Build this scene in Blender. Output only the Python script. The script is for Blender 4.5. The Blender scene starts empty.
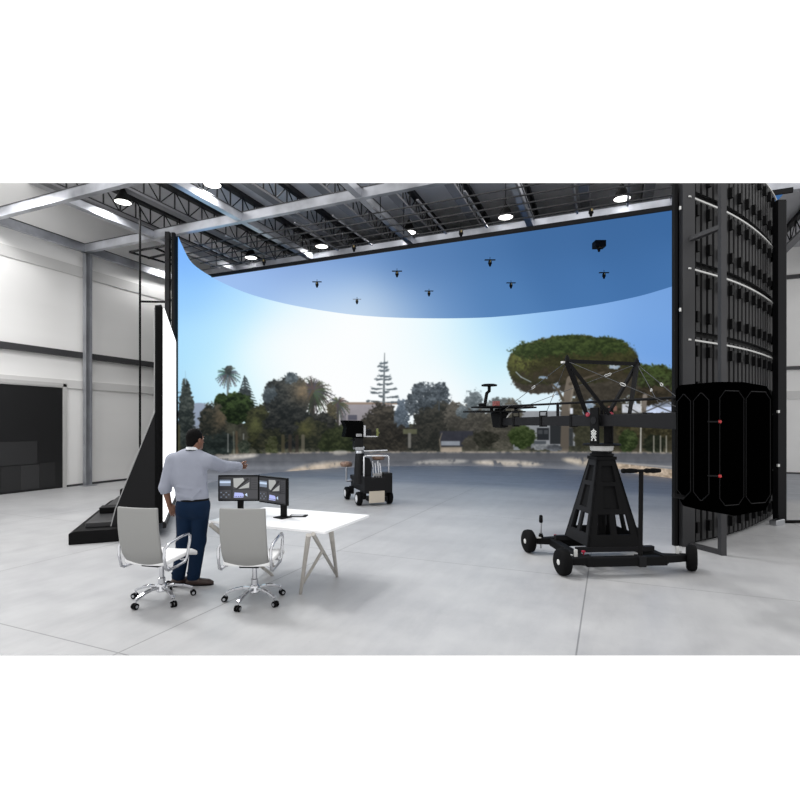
import bpy, bmesh, math, random
import numpy as np
from mathutils import Vector, Matrix

random.seed(4)
rng = np.random.default_rng(11)
scene = bpy.context.scene
COL = scene.collection

# ------------------------------------------------------------------ camera geometry
FOC = 502.0                       # focal length in pixels of the 800 px frame
HOR = 425.0                       # image row of the horizon
EYE = 1.8                         # camera height
YAW = math.atan2(210.0, 502.0)    # the stage is turned this much against the view
CY, SY = math.cos(YAW), math.sin(YAW)

def W(X, Y, z=0.0):
    """camera-aligned ground coordinates (X right, Y ahead) -> stage coordinates"""
    return Vector((CY * X - SY * Y, SY * X + CY * Y, z))

def C(u, v, z=0.0):
    """stage -> camera-aligned"""
    return Vector((CY * u + SY * v, -SY * u + CY * v, z))

def D(px, py, Y):
    """the point seen at a pixel at depth Y"""
    return W((px - 400) / FOC * Y, Y, EYE - (py - HOR) / FOC * Y)

def G(px, py, z=0.0):
    """the point seen at a pixel on the level z"""
    Y = FOC * (EYE - z) / (py - HOR)
    return W((px - 400) / FOC * Y, Y, z)

TOPK = (HOR - 183.0) / FOC        # slope of the upper limit of what is modelled

# ------------------------------------------------------------------ materials
def lin(c):
    c = c / 255.0
    return c / 12.92 if c <= 0.04045 else ((c + 0.055) / 1.055) ** 2.4

def rgb(r, g, b):
    return (lin(r), lin(g), lin(b), 1.0)

MATS = {}
def mat(name, col, rough=0.5, metal=0.0, spec=0.5, noise=0.0, scale=8.0, emit=None, strength=1.0, stretch=None, coat=0.0):
    if name in MATS:
        return MATS[name]
    m = bpy.data.materials.new(name)
    m.use_nodes = True
    nt = m.node_tree
    b = nt.nodes['Principled BSDF']
    b.inputs['Base Color'].default_value = rgb(*col)
    b.inputs['Roughness'].default_value = rough
    b.inputs['Metallic'].default_value = metal
    b.inputs['Specular IOR Level'].default_value = spec
    b.inputs['Coat Weight'].default_value = coat
    if noise > 0:
        tc = nt.nodes.new('ShaderNodeTexCoord')
        mp = nt.nodes.new('ShaderNodeMapping')
        if stretch:
            mp.inputs['Scale'].default_value = stretch
        nz = nt.nodes.new('ShaderNodeTexNoise')
        nz.inputs['Scale'].default_value = scale
        nz.inputs['Detail'].default_value = 4
        mr = nt.nodes.new('ShaderNodeMapRange')
        mr.inputs['From Min'].default_value = 0.3
        mr.inputs['From Max'].default_value = 0.7
        mr.inputs['To Min'].default_value = 1 - noise
        mr.inputs['To Max'].default_value = 1 + noise
        mx = nt.nodes.new('ShaderNodeVectorMath')
        mx.operation = 'SCALE'
        mx.inputs[0].default_value = rgb(*col)[:3]
        nt.links.new(tc.outputs['Object'], mp.inputs['Vector'])
        nt.links.new(mp.outputs['Vector'], nz.inputs['Vector'])
        nt.links.new(nz.outputs['Fac'], mr.inputs['Value'])
        nt.links.new(mr.outputs['Result'], mx.inputs['Scale'])
        nt.links.new(mx.outputs['Vector'], b.inputs['Base Color'])
    if emit:
        b.inputs['Emission Color'].default_value = rgb(*emit)
        b.inputs['Emission Strength'].default_value = strength
    MATS[name] = m
    return m

def screen_mat(name, strength=1.0):
    m = bpy.data.materials.new(name)
    m.use_nodes = True
    nt = m.node_tree
    nt.nodes.clear()
    out = nt.nodes.new('ShaderNodeOutputMaterial')
    em = nt.nodes.new('ShaderNodeEmission')
    at = nt.nodes.new('ShaderNodeAttribute')
    at.attribute_name = 'picture'
    em.inputs['Strength'].default_value = strength
    nt.links.new(at.outputs['Color'], em.inputs['Color'])
    nt.links.new(em.outputs['Emission'], out.inputs['Surface'])
    return m

# ------------------------------------------------------------------ mesh builder
class MB:
    def __init__(self, M=None):
        self.bm = bmesh.new()
        self.M = M or Matrix.Identity(4)
        self.mi = 0

    def _add(self, verts, faces):
        vs = [self.bm.verts.new(self.M @ Vector(v)) for v in verts]
        for f in faces:
            try:
                fc = self.bm.faces.new([vs[i] for i in f])
                fc.material_index = self.mi
            except ValueError:
                pass
        return vs

    def hexa(self, p):
        """eight corners: bottom loop then top loop"""
        self._add(p, [(3, 2, 1, 0), (4, 5, 6, 7), (0, 1, 5, 4), (1, 2, 6, 5), (2, 3, 7, 6), (3, 0, 4, 7)])
        return self

    def box(self, c, s, rz=0.0):
        x, y, z = c
        a, b, h = s[0] / 2, s[1] / 2, s[2] / 2
        R = Matrix.Rotation(rz, 3, 'Z')
        p = []
        for dz in (-h, h):
            for dx, dy in ((-a, -b), (a, -b), (a, b), (-a, b)):
                q = R @ Vector((dx, dy, 0))
                p.append((x + q.x, y + q.y, z + dz))
        return self.hexa(p)

    def frame(self, p0, p1, up=None):
        p0, p1 = Vector(p0), Vector(p1)
        d = (p1 - p0).normalized()
        up = Vector(up) if up else (Vector((0, 0, 1)) if abs(d.z) < 0.95 else Vector((0, 1, 0)))
        s = d.cross(up).normalized()
        t = s.cross(d).normalized()
        return p0, p1, d, s, t

    def bar(self, p0, p1, w, h=None, up=None, w1=None, h1=None):
        h = h or w
        w1 = w1 or w
        h1 = h1 or h
        p0, p1, d, s, t = self.frame(p0, p1, up)
        def ring(p, a, b):
            return [p - s * a / 2 - t * b / 2, p + s * a / 2 - t * b / 2, p + s * a / 2 + t * b / 2, p - s * a / 2 + t * b / 2]
        return self.hexa([*ring(p0, w, h), *ring(p1, w1, h1)])

    def tube(self, p0, p1, r, r1=None, n=12, caps=True):
        r1 = r if r1 is None else r1
        p0, p1, d, s, t = self.frame(p0, p1)
        v = []
        for p, rr in ((p0, r), (p1, r1)):
            for k in range(n):
                a = 2 * math.pi * k / n
                v.append(p + s * math.cos(a) * rr + t * math.sin(a) * rr)
        f = [(k, (k + 1) % n, n + (k + 1) % n, n + k) for k in range(n)]
        if caps:
            f.append(tuple(range(n - 1, -1, -1)))
            f.append(tuple(range(n, 2 * n)))
        self._add(v, f)
        return self

    def path(self, pts, r, n=10, closed=False, flat=1.0):
        """a round (or flattened) bar along a polyline"""
        pts = [Vector(p) for p in pts]
        m = len(pts)
        v = []
        prev = None
        for i, p in enumerate(pts):
            a = pts[(i - 1) % m] if (closed or i > 0) else p
            b = pts[(i + 1) % m] if (closed or i < m - 1) else p
            d = (b - a).normalized()
            if prev is None:
                up = Vector((0, 0, 1)) if abs(d.z) < 0.9 else Vector((1, 0, 0))
                s = d.cross(up).normalized()
            else:
                s = (prev - d * prev.dot(d)).normalized()
            t = s.cross(d)
            prev = s
            rr = r[i] if isinstance(r, (list, tuple)) else r
            for k in range(n):
                an = 2 * math.pi * k / n
                v.append(p + s * math.cos(an) * rr * flat + t * math.sin(an) * rr)
        f = []
        for i in range(m if closed else m - 1):
            j = (i + 1) % m
            for k in range(n):
                f.append((i * n + k, i * n + (k + 1) % n, j * n + (k + 1) % n, j * n + k))
        if not closed:
            f.append(tuple(range(n - 1, -1, -1)))
            f.append(tuple(range((m - 1) * n, m * n)))
        self._add(v, f)
        return self

    def lathe(self, prof, c=(0, 0, 0), n=24, axis=(0, 0, 1)):
        """profile of (radius, height) turned about an axis through c"""
        c = Vector(c)
        ax = Vector(axis).normalized()
        s = ax.cross(Vector((0, 0, 1)) if abs(ax.z) < 0.9 else Vector((1, 0, 0))).normalized()
        t = ax.cross(s)
        v = []
        for r, h in prof:
            for k in range(n):
                a = 2 * math.pi * k / n
                v.append(c + ax * h + (s * math.cos(a) + t * math.sin(a)) * max(r, 1e-4))
        f = []
        for i in range(len(prof) - 1):
            for k in range(n):
                f.append((i * n + k, i * n + (k + 1) % n, (i + 1) * n + (k + 1) % n, (i + 1) * n + k))
        f.append(tuple(range(n - 1, -1, -1)))
        f.append(tuple(range((len(prof) - 1) * n, len(prof) * n)))
        self._add(v, f)
        return self

    def prism(self, poly, p0, ax_u, ax_v, depth_vec):
        """polygon (u, v) spanned by two axes at p0, extruded along a vector"""
        p0, au, av, dv = Vector(p0), Vector(ax_u), Vector(ax_v), Vector(depth_vec)
        n = len(poly)
        a = [p0 + au * x + av * y for x, y in poly]
        v = a + [p + dv for p in a]
        f = [(k, (k + 1) % n, n + (k + 1) % n, n + k) for k in range(n)]
        f += [tuple(range(n - 1, -1, -1)), tuple(range(n, 2 * n))]
        self._add(v, f)
        return self

    def grid(self, rows, thick=None):
        """rows of points -> sheet; thick = offset vector function gives it a back"""
        nr, nc = len(rows), len(rows[0])
        v = [p for r in rows for p in r]
        f = [(i * nc + j, i * nc + j + 1, (i + 1) * nc + j + 1, (i + 1) * nc + j) for i in range(nr - 1) for j in range(nc - 1)]
        if thick is None:
            self._add(v, f)
            return self
        N = len(v)
        v = [Vector(p) for p in v] + [Vector(p) + Vector(thick) for p in v]
        f += [tuple(N + i for i in reversed(q)) for q in f]
        edge = [j for j in range(nc)] + [i * nc + nc - 1 for i in range(1, nr)] + [(nr - 1) * nc + j for j in range(nc - 2, -1, -1)] + [i * nc for i in range(nr - 2, 0, -1)]
        for a, b in zip(edge, edge[1:] + edge[:1]):
            f.append((b, a, N + a, N + b))
        self._add(v, f)
        return self

    def crop(self):
        """end the piece where the photograph stops seeing it"""
        co = Vector((0, 0, EYE))
        fw = Vector((-SY, CY, 0))
        no = (Vector((0, 0, 1)) - fw * TOPK).normalized()
        g = bmesh.ops.bisect_plane(self.bm, geom=self.bm.verts[:] + self.bm.edges[:] + self.bm.faces[:], plane_co=co, plane_no=no, clear_outer=True)
        cut = [e for e in g['geom_cut'] if isinstance(e, bmesh.types.BMEdge)]
        if cut:
            try:
                bmesh.ops.edgenet_fill(self.bm, edges=cut)
            except Exception:
                pass
        return self

    def build(self, name, m, parent=None, world=False, smooth=False, bevel=0.0, seg=2):
        bm = self.bm
        if world and parent is not None:
            bm.transform(world_of(parent).inverted())
        bmesh.ops.recalc_face_normals(bm, faces=bm.faces[:])
        me = bpy.data.meshes.new(name)
        bm.to_mesh(me)
        bm.free()
        ms = m if isinstance(m, (list, tuple)) else [m]
        for q in ms:
            me.materials.append(q)
        if smooth:
            me.polygons.foreach_set('use_smooth', [True] * len(me.polygons))
        o = bpy.data.objects.new(name, me)
        COL.objects.link(o)
        if parent is not None:
            o.parent = parent
        if smooth == 'auto':
            try:
                md = o.modifiers.new('edges', 'EDGE_SPLIT')
                md.split_angle = math.radians(38)
            except Exception:
                pass
        if bevel > 0:
            md = o.modifiers.new('bevel', 'BEVEL')
            md.width = bevel
            md.segments = seg
            md.limit_method = 'ANGLE'
            md.angle_limit = math.radians(40)
        return o

def world_of(o):
    M = Matrix.Translation(o.location) @ o.rotation_euler.to_matrix().to_4x4()
    return world_of(o.parent) @ M if o.parent else M

def tag(o, label, cat, group=None):
    o['label'] = label
    o['category'] = cat
    if group:
        o['group'] = group
    return o

def thing(name, label, cat, loc, rz=0.0, group=None):
    o = bpy.data.objects.new(name, None)
    o.empty_display_size = 0.1
    COL.objects.link(o)
    o.location = loc
    o.rotation_euler = (0, 0, rz)
    return tag(o, label, cat, group)

def struct(o):
    o['kind'] = 'structure'
    return o

def copy_tree(o, parent=None):
    c = o.copy()
    COL.objects.link(c)
    if parent is not None:
        c.parent = parent
    for ch in list(o.children):
        copy_tree(ch, c)
    return c

# ------------------------------------------------------------------ common materials
BLACK = mat('black paint', (14, 14, 15), 0.6, spec=0.1)
DARK = mat('dark coated steel', (24, 24, 26), 0.55, spec=0.15)
GREY = mat('grey coated steel', (62, 62, 64), 0.45, spec=0.4)
RUBBER = mat('black rubber', (12, 12, 13), 0.75, spec=0.1)
CHROME = mat('chrome', (205, 206, 210), 0.12, metal=1.0)
ALU = mat('brushed aluminium', (190, 192, 196), 0.32, metal=1.0)
GALV = mat('galvanised steel', (176, 178, 184), 0.34, metal=0.65, noise=0.5, scale=1.1)  # the noise puts patchy reflections on the beams into the colour
WHITE = mat('white paint', (235, 235, 236), 0.4)
RED = mat('red plastic', (150, 24, 52), 0.4)
FILL_W = 300.0
LAMP_W = 260.0
# ================================================================== THE BUILDING
UW = -14.55          # inner face of the left wall
VB = 22.65           # inner face of the back wall
ZC = 8.35            # underside of the roof deck
ZB = 7.0             # level of the silver frame beams

def floor_material():
    m = bpy.data.materials.new('polished concrete')
    m.use_nodes = True
    nt = m.node_tree
    L = nt.links.new
    b = nt.nodes['Principled BSDF']
    geo = nt.nodes.new('ShaderNodeNewGeometry')
    sep = nt.nodes.new('ShaderNodeSeparateXYZ')
    L(geo.outputs['Position'], sep.inputs[0])
    def math_(op, a, c=None, d=None):
        n = nt.nodes.new('ShaderNodeMath')
        n.operation = op
        for i, q in enumerate((a, c, d)):
            if q is None:
                continue
            if isinstance(q, (int, float)):
                n.inputs[i].default_value = q
            else:
                L(q, n.inputs[i])
        return n.outputs[0]
    def noise(scale, detail, stretch=(1, 1, 1), rough=0.55):
        mp = nt.nodes.new('ShaderNodeMapping')
        mp.inputs['Scale'].default_value = stretch
        L(geo.outputs['Position'], mp.inputs['Vector'])
        n = nt.nodes.new('ShaderNodeTexNoise')
        n.inputs['Scale'].default_value = scale
        n.inputs['Detail'].default_value = detail
        n.inputs['Roughness'].default_value = rough
        L(mp.outputs['Vector'], n.inputs['Vector'])
        return n.outputs['Fac']
    def ramp(fac, stops):
        r = nt.nodes.new('ShaderNodeValToRGB')
        while len(r.color_ramp.elements) < len(stops):
            r.color_ramp.elements.new(0.5)
        for e, (p, c) in zip(r.color_ramp.elements, stops):
            e.position = p
            e.color = c
        L(fac, r.inputs['Fac'])
        return r.outputs['Color']
    def mix(f, a, c, mode='MIX'):
        n = nt.nodes.new('ShaderNodeMix')
        n.data_type = 'RGBA'
        n.blend_type = mode
        if isinstance(f, (int, float)):
            n.inputs[0].default_value = f
        else:
            L(f, n.inputs[0])
        for i, q in ((6, a), (7, c)):
            if isinstance(q, tuple):
                n.inputs[i].default_value = q
            else:
                L(q, n.inputs[i])
        return n.outputs[2]
    big = noise(0.55, 5, (1, 1.8, 1))
    fine = noise(4.0, 6, (1, 0.7, 1), 0.6)
    conc = ramp(big, [(0.3, FLOOR_A), (0.68, FLOOR_B)])
    conc = mix(0.35, conc, ramp(fine, [(0.3, rgb(158, 158, 161)), (0.7, rgb(190, 190, 190))]))
    scuff = noise(1.6, 8, (2.2, 0.5, 1), 0.7)
    conc = mix(0.13, conc, ramp(scuff, [(0.38, rgb(140, 140, 142)), (0.56, rgb(188, 188, 188))]), 'MIX')
    speck = noise(38.0, 2)
    sp = math_('GREATER_THAN', speck, 0.735)
    conc = mix(math_('MULTIPLY', sp, 0.35), conc, rgb(120, 120, 120))
    # the part of the stage inside the screens is laid with asphalt
    wob = math_('MULTIPLY', math_('SUBTRACT', noise(0.8, 3), 0.5), 1.0)
    vv = math_('ADD', sep.outputs['Y'], wob)
    mr = nt.nodes.new('ShaderNodeMapRange')
    mr.interpolation_type = 'SMOOTHSTEP'
    mr.inputs['From Min'].default_value = 13.9
    mr.inputs['From Max'].default_value = 15.1
    L(vv, mr.inputs['Value'])
    asp = ramp(noise(1.2, 4, (0.35, 3.0, 1)), [(0.3, rgb(134, 138, 146)), (0.7, rgb(158, 162, 170))])
    colr = mix(mr.outputs['Result'], conc, asp)
    # saw-cut joints
    def joint(axis, off, step, wid):
        q = math_('FRACT', math_('ADD', math_('DIVIDE', math_('SUBTRACT', sep.outputs[axis], off), step), 0.5))
        d = math_('MULTIPLY', math_('ABSOLUTE', math_('SUBTRACT', q, 0.5)), step)
        return math_('LESS_THAN', d, wid)
    j = math_('MAXIMUM', joint('X', -0.245, 3.34, 0.007), joint('Y', 6.3, 3.5, 0.006))
    j = math_('MULTIPLY', j, math_('SUBTRACT', 1.0, mr.outputs['Result']))
    colr = mix(math_('MULTIPLY', j, 0.5), colr, rgb(60, 60, 62))
    L(colr, b.inputs['Base Color'])
    rr = nt.nodes.new('ShaderNodeMapRange')
    rr.inputs['To Min'].default_value = 0.3
    rr.inputs['To Max'].default_value = 0.55
    L(fine, rr.inputs['Value'])
    L(rr.outputs['Result'], b.inputs['Roughness'])
    b.inputs['Specular IOR Level'].default_value = 0.35
    return m

FLOOR_A, FLOOR_B = rgb(160, 160, 162), rgb(184, 184, 184)
FLOOR = floor_material()
WALLM = mat('white wall panels', (236, 235, 233), 0.5, noise=0.05, scale=0.35, stretch=(1, 0.4, 1.6))
DECKM = mat('dark roof deck', (196, 196, 199), 0.7, noise=0.1, scale=0.8)
TRUSSM = mat('truss steel', (40, 40, 42), 0.55, spec=0.2)
CHORDM = mat('truss chord steel', (120, 120, 123), 0.55)
GIRT = mat('dark wall rail', (58, 58, 60), 0.5)
BAND = mat('grey wall and shade band', (212, 211, 209), 0.6)  # also colours the painted shade strips on the left wall

# floor slab: from the back wall to the near edge of what the photograph sees
YN = FOC * EYE / (655 - HOR)
near_l, near_r = W(-11.0, YN), W(13.0, YN)
b = MB()
poly = [(near_l.x, near_l.y), (near_r.x, near_r.y), (20.5, 8.0), (20.5, VB + 0.15), (UW - 0.15, VB + 0.15), (UW - 0.15, near_l.y)]
b.prism(poly, (0, 0, 0), (1, 0, 0), (0, 1, 0), (0, 0, -0.004))
struct(b.build('floor', FLOOR))

b = MB()
b.box((UW - 0.1, (3.5 + VB) / 2, ZC / 2), (0.2, VB - 3.5, ZC))
b.crop()
struct(b.build('wall_left', WALLM))
b = MB()
b.box(((UW + 20.5) / 2, VB + 0.1, ZC / 2), (20.5 - UW, 0.2, ZC))
b.crop()
struct(b.build('wall_back', WALLM))
b = MB()
b.box(((UW + 9.5) / 2, (VB + 2) / 2, ZC + 0.06), (9.5 - UW, VB - 2, 0.12))
b.crop()
struct(b.build('ceiling', DECKM))

# wall rails and bands
def rail(name, m, c, s):
    q = MB()
    q.box(c, s)
    q.crop()
    return struct(q.build(name, m))
rail('trim_1', GIRT, (UW + 0.06, 13.0, 3.87), (0.12, 19.0, 0.17))
rail('rail_shade_strip', BAND, (UW + 0.02, 13.0, 2.99), (0.04, 19.0, 0.24))  # strip whose colour stands for the shade below the dark rail
rail('beam_shade_strip', BAND, (UW + 0.015, 13.0, 6.35), (0.03, 19.0, 0.3))  # strip whose colour stands for the soft shadow below the beam
rail('trim_4', GIRT, (12.5, VB - 0.05, 3.9), (16.0, 0.1, 0.12))
rail('trim_5', GIRT, (12.5, VB - 0.05, 7.25), (16.0, 0.1, 0.14))
rail('trim_6', BAND, (12.5, VB - 0.02, 2.9), (16.0, 0.04, 0.3))
rail('baseboard_left', GIRT, (UW + 0.012, 14.5, 0.03), (0.024, 16.0, 0.06))
rail('baseboard_back', GIRT, (12.5, VB - 0.012, 0.03), (16.0, 0.024, 0.06))

# dark roller door in the left wall
dv0, dv1, dz = 5.6, 9.57, 2.9
dr = struct(thing('door_1', 'dark roller door in the white left wall', 'door', (UW + 0.02, (dv0 + dv1) / 2, 0)))
for k in ('label', 'category'):
    del dr[k]
DOORM = mat('dark door leaf', (30, 30, 31), 0.45)
q = MB(); q.box((UW + 0.02, (dv0 + dv1) / 2, dz / 2), (0.03, dv1 - dv0, dz)); q.build('door_leaf', DOORM, dr, world=True)
q = MB()
q.box((UW + 0.03, dv1 + 0.05, dz / 2 + 0.04), (0.06, 0.1, dz + 0.08))
q.box((UW + 0.03, dv0 - 0.05, dz / 2 + 0.04), (0.06, 0.1, dz + 0.08))
q.box((UW + 0.03, (dv0 + dv1) / 2, dz + 0.05), (0.06, dv1 - dv0 + 0.2, 0.1))
q.build('door_frame', mat('door frame', (190, 189, 187), 0.5), dr, world=True)
def at_wall(px):          # stage v of the left wall seen at column px
    r = (px - 400) / FOC
    u = UW + 0.04
    return (-CY * u - SY * u * r) / (SY - CY * r) if abs(SY - CY * r) > 1e-6 else 0
PATCHM = [mat('door patch %d' % i, c, 0.5) for i, c in enumerate(((44, 44, 45), (54, 54, 55), (39, 39, 40), (48, 48, 49)))]  # grey rectangles slightly lighter than the door leaf
for i, (xa, xb, za, zb) in enumerate(((0.5, 20, 0.06, 0.72), (20.2, 39, 0.06, 0.72), (39.2, 55, 0.06, 0.74), (-14, 37, 0.74, 1.36))):
    va, vb = at_wall(xa), at_wall(xb)
    q = MB(); q.box((UW + 0.045, (va + vb) / 2, (za + zb) / 2), (0.02, abs(vb - va), zb - za))
    q.build('door_patch', PATCHM[i], dr, world=True)

# silver frame of columns and beams standing inside the shell
def beam(name, p0, p1, w, h, m=GALV):
    q = MB()
    q.bar(p0, p1, w, h)
    q.crop()
    if len(q.bm.verts) < 4:
        return None
    o = struct(q.build(name, m))
    return o
def flanged(p0, p1, w, h):
    """a box beam with thin dark flange lips"""
    q = MB()
    q.mi = 0
    q.bar(p0, p1, w * 0.82, h)
    q.mi = 1
    for s in (1,):
        dz = Vector((0, 0, s * (h / 2 + 0.01)))
        q.bar(Vector(p0) + dz, Vector(p1) + dz, w, 0.02)
    q.crop()
    if len(q.bm.verts) < 4:
        q.bm.free()
        return None
    return struct(q.build('steel_beam', [GALV, GIRT]))
flanged((UW + 0.25, 4.0, ZB), (UW + 0.25, VB - 0.1, ZB), 0.16, 0.22)
for v, u1 in ((7.6, 9.0), (10.1, 9.0), (13.35, 9.0)):
    flanged((UW + 0.15, v, ZB), (u1, v, ZB), 0.16, 0.22)
for u in (-11.55, -8.55, -5.2, -1.9, 1.4, 4.6):
    flanged((u, 7.6 if u < -11 else 3.5, ZB), (u, 13.3, ZB), 0.2, 0.18)
for v in (4.0, 10.17, 16.3):
    q = MB()
    for s in (-1, 1):
        q.box((UW + 0.24, v + s * 0.085, ZB / 2 - 0.06), (0.14, 0.02, ZB - 0.14))
    q.box((UW + 0.24, v, ZB / 2 - 0.06), (0.03, 0.16, ZB - 0.14))
    q.box((UW + 0.26, v, 0.012), (0.34, 0.34, 0.024))
    q.crop()
    struct(q.build('steel_column', mat('column steel', (150, 152, 157), 0.4, metal=0.5, noise=0.3, scale=1.2)))

# roof trusses
for i in range(14):
    u = -12.6 + 1.5 * i
    v0, v1 = 3.0, VB - 0.05
    q = MB()
    q.mi = 0
    q.box((u, (v0 + v1) / 2, 7.66), (0.24, v1 - v0, 0.06))
    q.mi = 1
    q.box((u, (v0 + v1) / 2, 7.72), (0.1, v1 - v0, 0.08))
    q.box((u, (v0 + v1) / 2, 8.29), (0.16, v1 - v0, 0.12))
    n = int((v1 - v0) / 0.5)
    for k in range(n):
        v = v0 + 0.4 + 0.5 * k
        q.bar((u, v, 7.74), (u, v, 8.26), 0.03)
        if v + 0.5 < v1:
            a, c = (7.74, 8.26) if k % 2 else (8.26, 7.74)
            q.bar((u, v, a), (u, v + 0.5, c), 0.025)
    q.crop()
    struct(q.build('roof_truss', [CHORDM, TRUSSM]))

# pendant lamps in two rows below the deck
LAMPM = mat('lamp shade black', (9, 9, 9), 0.6, spec=0.05)
GLOWM = mat('lamp glow', (255, 255, 255), 0.5, emit=(255, 253, 246), strength=3.0)
def pendant(u, v, label, group=None):
    t = thing('pendant_lamp', label, 'lamp', (u, v, 7.3), 0, group)
    q = MB(); q.lathe([(0.045, 0.34), (0.06, 0.30), (0.2, 0.03), (0.205, 0.0), (0.19, 0.0), (0.05, 0.28)], (u, v, 7.3), n=24); q.crop()
    if len(q.bm.verts):
        q.build('lamp_shade', LAMPM, t, world=True, smooth=True)
    q = MB(); q.lathe([(0.001, -0.03), (0.1, -0.022), (0.188, 0.004), (0.188, 0.02)], n=24); q.build('diffuser', GLOWM, t, smooth=True)
    l = bpy.data.lights.new('pendant_glow', 'SPOT')
    l.energy = LAMP_W; l.spot_size = math.radians(150); l.spot_blend = 0.6; l.shadow_soft_size = 0.18
    lo = bpy.data.objects.new('pendant_glow', l); COL.objects.link(lo); lo.location = (0, 0, -0.06); lo.parent = t
    q = MB(); q.tube((u, v, 7.64), (u, v, ZC), 0.012, n=8); q.crop()
    if len(q.bm.verts):
        q.build('rod', BLACK, t, world=True)
pendant(-11.1, 8.8, 'black cone pendant lamp glowing high beside the left wall, in front of the beam')
pendant(-8.4, 8.95, 'pendant lamp cut by the top edge, second from the left wall')
pendant(-10.9, 13.35, 'pendant lamp above the lighting grid, nearest the left end of the screen')
pendant(-8.2, 13.35, 'pendant lamp above the lighting grid with a dark tracker to its right')
pendant(-5.3, 13.35, 'pendant lamp half hidden by grid pipes above the middle of the screen')
pendant(-2.55, 13.35, 'black cone pendant lamp with bright disc above the grid, over the big pine')
pendant(0.27, 13.35, 'black cone pendant lamp above the grid, nearest the dark screen tower')

# unseen fill lights without fixtures, added to brighten the left wall
for u, v in ((-11.1, 4.4), (-8.4, 4.4), (-5.6, 4.4), (-13.2, 6.6), (-13.65, 13.35), (-13.65, 17.8)):
    l = bpy.data.lights.new('wall_fill', 'SPOT')
    l.energy = FILL_W * (0.9 if v > 10 else 0.9); l.spot_size = math.radians(165); l.spot_blend = 0.5; l.shadow_soft_size = 0.25
    lo = bpy.data.objects.new('wall_fill', l); COL.objects.link(lo); lo.location = (u, v, 7.3)
# ================================================================== THE LED VOLUME
ZT = 6.5                       # top of the curved wall
# measured rim of the wall: image column and row of the rim -> plan point
RIM = [(178, 236), (183, 247), (190, 261), (200, 269.5), (213, 277.5), (230, 286), (250, 294), (275, 301), (300, 306.5), (340, 313), (370, 316), (400, 317.6), (440, 318.2), (470, 317.8), (500, 316.5), (540, 312.3), (570, 308.6), (600, 304), (630, 298), (650, 293), (674, 285.5)]
ctrl = []
for px, py in RIM:
    Y = FOC * (ZT - EYE) / (HOR - py)
    ctrl.append(((px - 400) / FOC * Y, Y))
ctrl += [(9.66, 15.6), (9.62, 13.9), (8.72, 12.0), (8.02, 10.95), (7.08, 9.86), (5.92, 8.8), (5.06, 8.16), (4.6, 7.88), (4.1, 7.58)]
def catmull(P, n):
    out = []
    P = [np.array(p, float) for p in P]
    for i in range(len(P) - 1):
        p0, p1, p2, p3 = P[max(i - 1, 0)], P[i], P[i + 1], P[min(i + 2, len(P) - 1)]
        for k in range(n):
            t = k / n
            out.append(0.5 * ((2 * p1) + (-p0 + p2) * t + (2 * p0 - 5 * p1 + 4 * p2 - p3) * t * t + (-p0 + 3 * p1 - 3 * p2 + p3) * t ** 3))
    out.append(P[-1])
    return np.array(out)
curve = catmull(ctrl, 40)
ker = np.ones(41) / 41         # iron out the measuring error
pad = np.vstack([curve[0] + (curve[0] - curve[1]) * np.arange(20, 0, -1)[:, None], curve, curve[-1] + (curve[-1] - curve[-2]) * np.arange(1, 21)[:, None]])
curve = np.stack([np.convolve(pad[:, i], ker, 'valid') for i in range(2)], 1)
cpx = 400 + FOC * curve[:, 0] / curve[:, 1]
ivis = int(np.argmin(np.abs(cpx[: 21 * 40] - 676)))

# ---- the picture shown on the screens, painted on a canvas in numpy
K = 3
CX0, CX1, CY0, CY1 = 168, 690, 228, 500
HH, WWd = (CY1 - CY0) * K, (CX1 - CX0) * K
yy, xx = np.mgrid[0:HH, 0:WWd].astype(np.float32)
xx = CX0 + (xx + 0.5) / K
yy = CY0 + (yy + 0.5) / K

def vnoise(h, w, cell):
    gh, gw = int(h / cell) + 3, int(w / cell) + 3
    g = rng.random((gh, gw)).astype(np.float32)
    a = np.arange(h, dtype=np.float32) / cell
    c = np.arange(w, dtype=np.float32) / cell
    i, j = a.astype(int), c.astype(int)
    fa, fc = a - i, c - j
    fa = (fa * fa * (3 - 2 * fa))[:, None]
    fc = (fc * fc * (3 - 2 * fc))[None]
    g00, g01 = g[i][:, j], g[i][:, j + 1]
    g10, g11 = g[i + 1][:, j], g[i + 1][:, j + 1]
    return (g00 * (1 - fc) + g01 * fc) * (1 - fa) + (g10 * (1 - fc) + g11 * fc) * fa
def fbm(h, w, cell, octv=3):
    o = np.zeros((h, w), np.float32)
    am, tot = 1.0, 0
    for _ in range(octv):
        if cell < 1.2:
            break
        o += am * vnoise(h, w, cell)
        tot += am
        am *= 0.6
        cell /= 2
    return o / tot
def shepard(pts, X, Y, p=3.0):
    num = np.zeros(X.shape + (3,), np.float32)
    den = np.zeros(X.shape, np.float32)
    for x, y, c in pts:
        d2 = (X - x) ** 2 + ((Y - y) * 1.25) ** 2
        w = np.exp(-d2 / (2 * 24.0 ** 2)) + 0.02 * np.exp(-d2 / (2 * 70.0 ** 2)) + 1e-6
        num += w[..., None] * np.array(c, np.float32)
        den += w
    return num / den[..., None]
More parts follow.
